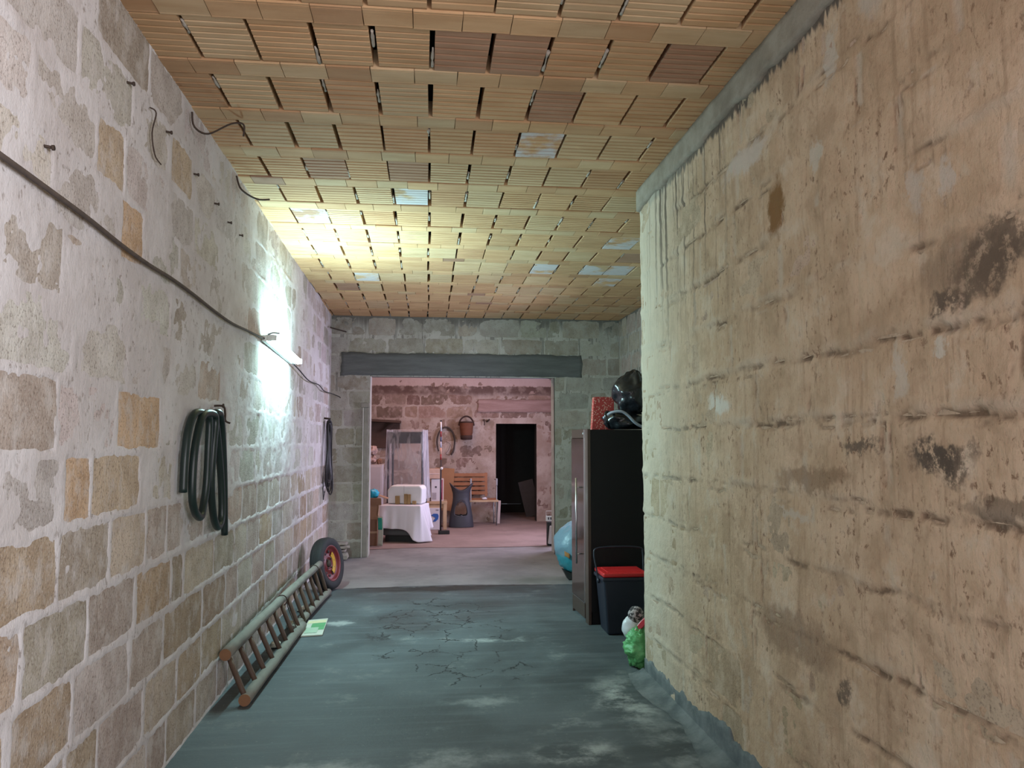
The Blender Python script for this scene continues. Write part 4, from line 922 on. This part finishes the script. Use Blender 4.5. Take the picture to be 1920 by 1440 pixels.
# ---- pale cabinet, rubble on it, shelf on the wall
PC = thing('pale_locker', (-1.05, 13.4, -.01), 'pale grey low locker behind the cartons', 'locker')
m_lock = simple('locker_grey', (.55, .50, .50), .6, .08)
MB().bx(-1.45, -.74, 13.2, 13.65, -.01, 1.11).build('body', m_lock, PC, bevel=.006); MB().bx(-1.43, -.76, 13.185, 13.2, .05, 1.08).build('door', m_lock, PC, bevel=.004)
m_rk = simple('pink_rubble', (.45, .32, .28), .95, .3, bump=.6, bdist=.01)
for i, (x, z, r, l) in enumerate([(-.93, 1.17, .085, 'rough lump of stone at the left on the pale locker'), (-.80, 1.16, .05, 'small dark lump of stone at the right on the pale locker'), (-.92, 1.31, .09, 'upper rough stone lump resting on the others on the locker')]):
    mb = MB().blob((x, 13.36, z), (r, r * 1.3, r * .9), .4, 2, i + 2, 18, 12, None, .3); mb.sm = [False] * len(mb.sm)
    lo = min(p[2] for p in mb.v); dz = (1.112 if i < 2 else 1.262) - lo; mb.v = [(a, b, c + dz) for a, b, c in mb.v]
    tag(mb.build('stone_lump', m_rk if i != 1 else m_card2), l, 'stone', 'stone lumps on the locker')
SH = thing('wall_shelf', (-.9, 14.5, 1.38), 'dark wooden wall shelf with diagonal brace above the locker', 'shelf')
m_dw = wood('dark_wood', (.05, .026, .018), (.085, .045, .03), (4, 30, 30))
MB().box((-.90, 14.42, 1.885), (.85, .32, .045), (0, .05, 0)).build('board', m_dw, SH, bevel=.004); MB().bx(-1.3, -.50, 14.545, 14.585, 1.38, 1.86).build('back_board', m_dw, SH, bevel=.004)
MB().box((-.66, 14.45, 1.77), (.26, .03, .035), (0, -.75, 0)).build('brace', m_dw, SH)

# ---- striped pole on a foot
PL = thing('striped_pole', (.235, 12.8, -.01), 'thin upright pole with red, white and blue bands on a black foot', 'pole')
MB().bx(.20, .385, 12.74, 12.86, -.008, .045).build('foot', m_black, PL, bevel=.006)
MB().tube([(.238, 12.8, .04), (.236, 12.8, 1.20)], .014, 12).build('dark_shaft', simple('pole_dark', (.02, .015, .02), .4), PL)
bands = [(1.20, 1.29, (.30, .03, .03)), (1.29, 1.40, (.60, .33, .24)), (1.40, 1.50, (.42, .44, .55)), (1.50, 1.58, (.05, .07, .14)), (1.58, 1.67, (.25, .03, .04)), (1.67, 1.83, (.68, .68, .70)), (1.83, 1.855, (.02, .02, .02))]
for i, (a, b, c) in enumerate(bands): MB().tube([(.235, 12.8, a), (.233, 12.8, b)], .0135 if i < 6 else .016, 12).build('band', simple('band_%d' % i, c, .4, .1), PL)
MB().blob((.248, 12.785, 1.06), (.024, .024, .024), 0, 1, 0, 16, 10).build('white_clip', m_white, PL)

# ---- pine table with boxes
m_pine = wood('pine', (.50, .33, .19), (.60, .43, .27), (4, 30, 30), .6)
TBL = thing('pine_table', (.1, 13.65, -.01), 'small light pine table carrying cardboard boxes', 'table')
MB().bx(-.30, .36, 13.42, 13.9, .425, .47).build('table_top', m_pine, TBL, bevel=.004)
for x, y in ((.325, 13.45), (.325, 13.86), (-.27, 13.45), (-.27, 13.86)): MB().bx(x - .03, x + .03, y - .03, y + .03, -.01, .425).build('leg', m_pine, TBL, bevel=.004)
MB().bx(-.24, .295, 13.44, 13.46, .36, .425).build('apron', m_pine, TBL)
m_wbox = simple('pinkish_white_card', (.62, .50, .46), .8, .1); m_wbox2 = simple('white_card', (.66, .64, .68), .7, .06)
m_blk = simple('dark_print', (.06, .05, .07), .7); m_mag = simple('magenta_print', (.35, .03, .08), .6)
b = thing('tall_box', (.165, 13.55, .47), 'tall white cardboard box standing on the pine table', 'box')
MB().bx(.085, .24, 13.46, 13.62, .472, .85).build('box_body', m_wbox2, b, bevel=.003); MB().bx(.10, .175, 13.457, 13.46, .50, .62).build('print_frame', simple('grey_print', (.40, .37, .40), .7), b)
MB().bx(.15, .18, 13.457, 13.46, .70, .73).build('print_mark', m_blk, b)
b = thing('flat_carton', (.12, 13.55, .855), 'short tan carton lying on top of the tall white box', 'box')
MB().box((.115, 13.55, .945), (.225, .22, .17), (0, 0, .08)).build('box_body', simple('tan_card', (.52, .36, .28), .85), b, bevel=.004); MB().box((.115, 13.437, .945), (.225, .004, .012), (0, 0, .08)).build('tape', m_wbox, b)
b = thing('slim_box', (.272, 13.55, .47), 'slim white and magenta box at the right end on the table', 'box')
MB().bx(.247, .30, 13.46, 13.62, .472, .86).build('box_body', m_wbox, b, bevel=.003); MB().bx(.262, .28, 13.457, 13.46, .50, .84).build('magenta_stripe', m_mag, b)
b = thing('side_box', (.03, 13.55, .47), 'dark sided white box at the left end on the table', 'box')
MB().bx(-.02, .065, 13.48, 13.62, .472, .80).build('box_body', m_wbox2, b, bevel=.003); MB().bx(.067, .078, 13.47, 13.6, .472, .80).build('dark_side', m_blk, b)
b = thing('printed_box', (.1, 13.6, -.01), 'white box with a blue printed emblem under the pine table', 'box')
MB().bx(-.15, .235, 13.40, 13.42 + .0, -.01, .36).bx(-.15, .235, 13.42, 13.75, -.01, .36).build('box_body', m_wbox2, b, bevel=.003)
m_blu = simple('blue_print', (.03, .12, .42), .5)
MB().prism([(.085, .235), (.13, .265), (.20, .262), (.215, .225), (.205, .17), (.16, .13), (.115, .13), (.14, .165), (.165, .19), (.13, .215)], 'y', 13.394, 13.399).build('emblem', m_blu, b)
MB().bx(.17, .215, 13.394, 13.399, .325, .332).build('print_line', m_blk, b)
o = MB().box((.32, 14.40, .62), (.36, .02, .78), (-.12, .06, 0)).build('cardboard_sheet', simple('brown_board', (.34, .17, .08), .8, .12), bevel=.003); tag(o, 'large brown cardboard sheet leaning on the wall behind the table', 'cardboard')

# ---- anthracite hourglass planter with an arched hole
PT = thing('planter_stool', (.62, 13.8, -.01), 'anthracite hourglass-shaped plastic stand with an arched hole', 'stand')
prof = [(0, .215), (.10, .208), (.2, .195), (.32, .172), (.44, .150), (.52, .143), (.60, .148), (.68, .170), (.74, .195), (.80, .215)]
def pw(z):
    for (a, ra), (b, rb) in zip(prof[:-1], prof[1:]):
        if z <= b: return ra + (rb - ra) * (z - a) / (b - a)
    return prof[-1][1]
NU, NV = 72, 60; vs = []; fs = []
for j in range(NV + 1):
    for i in range(NU):
        a = 2 * math.pi * i / NU; cx = math.cos(a); top = .645 + .135 * abs(cx) ** 2.2; z = top * j / NV; r = pw(z)
        vs.append((.62 + r * cx, 13.8 + r * .62 * math.sin(a), z - .01))
def in_hole(x, z): 
    if z < .20 or z > .46: return False
    return abs(x - .61) < (.115 * math.sqrt(max(0, 1 - ((z - .26) / .20) ** 2)) if z > .26 else .125 - .03 * (.26 - z) / .06)
for j in range(NV):
    for i in range(NU):
        q = (j * NU + i, j * NU + (i + 1) % NU, (j + 1) * NU + (i + 1) % NU, (j + 1) * NU + i)
        c = [sum(vs[k][t] for k in q) / 4 for t in range(3)]
        if in_hole(c[0], c[2]): continue
        fs.append(q)
m_anth = simple('anthracite_plastic', (.045, .047, .06), .5, .08)
MB().add(vs, fs, True).build('shell', m_anth, PT, solid=.012)
def hedge(s): 
    a = math.pi * s; x = .61 + .118 * math.cos(a); z = .26 + .20 * math.sin(a); return x, z
ring = [hedge(i / 20) for i in range(21)] + [(.49, .225), (.52, .20), (.61, .195), (.70, .20), (.73, .225)]
def yfront(x, z): return 13.8 - pw(z) * .62 * math.sqrt(max(.02, 1 - ((x - .62) / pw(z)) ** 2))
MB().tube([(x, yfront(x, z), z - .01) for x, z in ring], .009, 8, closed=True).build('hole_rim', m_anth, PT)

# ---- slatted wooden bench
BE = thing('slatted_bench', (.85, 14.3, -.01), 'orange-brown slatted wooden garden seat with metal legs against the back wall', 'bench')
m_sl = wood('orange_slat_wood', (.27, .10, .04), (.40, .165, .065), (4, 30, 30), .5)
for i in range(5):
    z = .545 + i * .083; MB().box((.78, 14.44 + .012 * i, z), (.72, .02, .062), (-.14, 0, 0)).build('back_slat', m_sl, BE, bevel=.004)
for x in (.45, 1.11): MB().box((x, 14.465, .70), (.045, .026, .44), (-.14, 0, 0)).build('back_stile', m_sl, BE, bevel=.004)
for i in range(5): MB().box((1.0, 14.02 + i * .075, .44 + .004 * (2 - i) * -1), (.60, .06, .018)).build('seat_slat', m_sl, BE, bevel=.004)
MB().bx(.70, 1.30, 13.975, 13.99, .41, .445).build('seat_rail', m_pine, BE, bevel=.003)
for x in (.80, 1.27):
    MB().tube([(x, 14.0, -.008), (x, 13.99, .80)], .011, 10).build('leg', m_greymetal, BE); MB().tube([(x - .02, 14.32, -.008), (x - .03, 14.32, .43)], .011, 10).build('leg', m_greymetal, BE)
    MB().tube([(x, 13.98, .80), (x, 14.40, .80)], .010, 8).build('arm_bar', m_greymetal, BE); MB().box((x + .0, 13.985, .77), (.03, .035, .13)).build('arm_pad', simple('grey_pad', (.33, .34, .36), .6), BE, bevel=.01)
o = MB().blob((1.05, 14.03, .468), (.05, .035, .024), .3, 2.5, 3, 16, 10, .452).build('white_rag', m_wbox2); tag(o, 'small crumpled white rag on the slatted seat', 'rag')
o = MB().box((1.34, 14.3, .20), (.05, .04, .42), (0, .05, 0)).build('timber_post', m_wbox, bevel=.004); tag(o, 'short pinkish timber post leaning beside the dark doorway', 'timber')

# ---- things on the back wall
BT = thing('bicycle_tyre', (.35, 14.55, 1.2), 'old bicycle tyre hanging open on the back wall', 'tyre')
m_ty = simple('old_tyre', (.06, .045, .038), .8)
MB().tube([(.36 + .165 * math.cos(a), 14.55, 1.50 + .27 * math.sin(a) - (.03 if a < -.3 else 0)) for a in [(-.95 + 4.5 * k / 40) for k in range(41)]], .016, 8).build('tyre_loop', m_ty, BT)
MB().tube([(.345 + .150 * math.cos(a), 14.53, 1.49 + .275 * math.sin(a)) for a in [(1.4 + 2.4 * k / 24) for k in range(25)]], .013, 8).build('inner_loop', m_ty, BT)
MB().tube(smooth([(.36, 14.57, 1.50), (.44, 14.56, 1.45), (.40, 14.56, 1.33), (.36, 14.57, 1.27), (.44, 14.56, 1.25)]), .004, 6).build('wire', m_rust, BT)
BK = thing('hanging_basket', (.74, 14.44, 1.53), 'brown woven bucket basket hanging on the back wall', 'basket')
m_wick = NT('wicker'); p = m_wick.objc(); wv = m_wick.n('TexWave', bands_direction='Z'); m_wick.set(wv.inputs[0], p); wv.inputs['Scale'].default_value = 28; wv.inputs['Distortion'].default_value = 2
m_wick = m_wick.done(m_wick.mix(wv.outputs[1], (.10, .032, .016), (.24, .085, .04)), .75, m_wick.bump(wv.outputs[1], .6, .006))
MB().lathe([(0, 1.545), (.085, 1.54), (.100, 1.56), (.118, 1.68), (.132, 1.83), (.134, 1.86), (.124, 1.86), (.112, 1.70), (.09, 1.57), (0, 1.56)], 32, (.74, 14.45, 0)).build('body', m_wick, BK)
m_wd2 = simple('dark_wicker', (.045, .022, .016), .85)
MB().lathe([(.087, 1.535), (.108, 1.545), (.115, 1.61), (.105, 1.62)], 32, (.74, 14.45, 0)).build('base_band', m_wd2, BK)
MB().tube([(.74 + .132 * math.cos(2 * math.pi * k / 28), 14.45 + .132 * math.sin(2 * math.pi * k / 28), 1.862) for k in range(28)], .013, 8, closed=True).build('rim', m_wd2, BK)
MB().tube([(.74 + .138 * math.cos(a), 14.45 + .03 * math.sin(a), 1.80 + .175 * math.sin(a)) for a in [math.pi * k / 20 for k in range(21)]], .016, 8).build('handle', m_wd2, BK)
for i, (x, z, l) in enumerate([(1.08, 1.87, 'forked black iron hook right of the basket'), (1.16, 1.90, 'stubby dark iron peg beside the forked hook')]):
    mb = MB().tube(smooth([(x, 14.60, z + .05), (x, 14.54, z + .04), (x + .005, 14.53, z - .03), (x, 14.54, z - .06)]), .010, 7)
    if i == 0: mb.tube([(x - .03, 14.54, z + .03), (x + .03, 14.54, z + .02)], .009, 7)
    else: mb = MB().tube([(x - .025, 14.60, z - .02), (x + .02, 14.53, z + .015)], .017, 8)
    tag(mb.build('iron_hook', m_rust), l, 'hook')

# ---- right end of the rear room
SG = thing('plate_stand', (1.80, 11.25, -.01), 'small white marked plate on a dark stand behind the right jamb', 'stand')
MB().bx(1.76, 1.95, 11.2, 11.3, -.01, .33).build('stand', m_black, SG, bevel=.006); MB().bx(1.735, 1.93, 11.18, 11.195, .345, .42).build('white_plate', m_white, SG, bevel=.004)
MB().tube([(1.74, 11.19, .42), (1.74, 11.19, .49), (1.90, 11.19, .49), (1.90, 11.19, .42)], .005, 6).build('wire_frame', m_white, SG)
for x in (1.765, 1.80, 1.825): MB().bx(x, x + .018, 11.176, 11.18, .365, .40).build('mark', m_blk, SG)
MB().box((1.80, 11.15, .15), (.05, .05, .26), (0, .1, 0)).build('grey_block', m_lock, SG, bevel=.01)
o = MB().box((2.07, 15.5, .36), (.30, .03, .74), (.15, -.25, 0)).build('leaning_board', simple('dim_board', (.10, .085, .085), .8)); tag(o, 'dim board leaning inside the dark doorway', 'board')
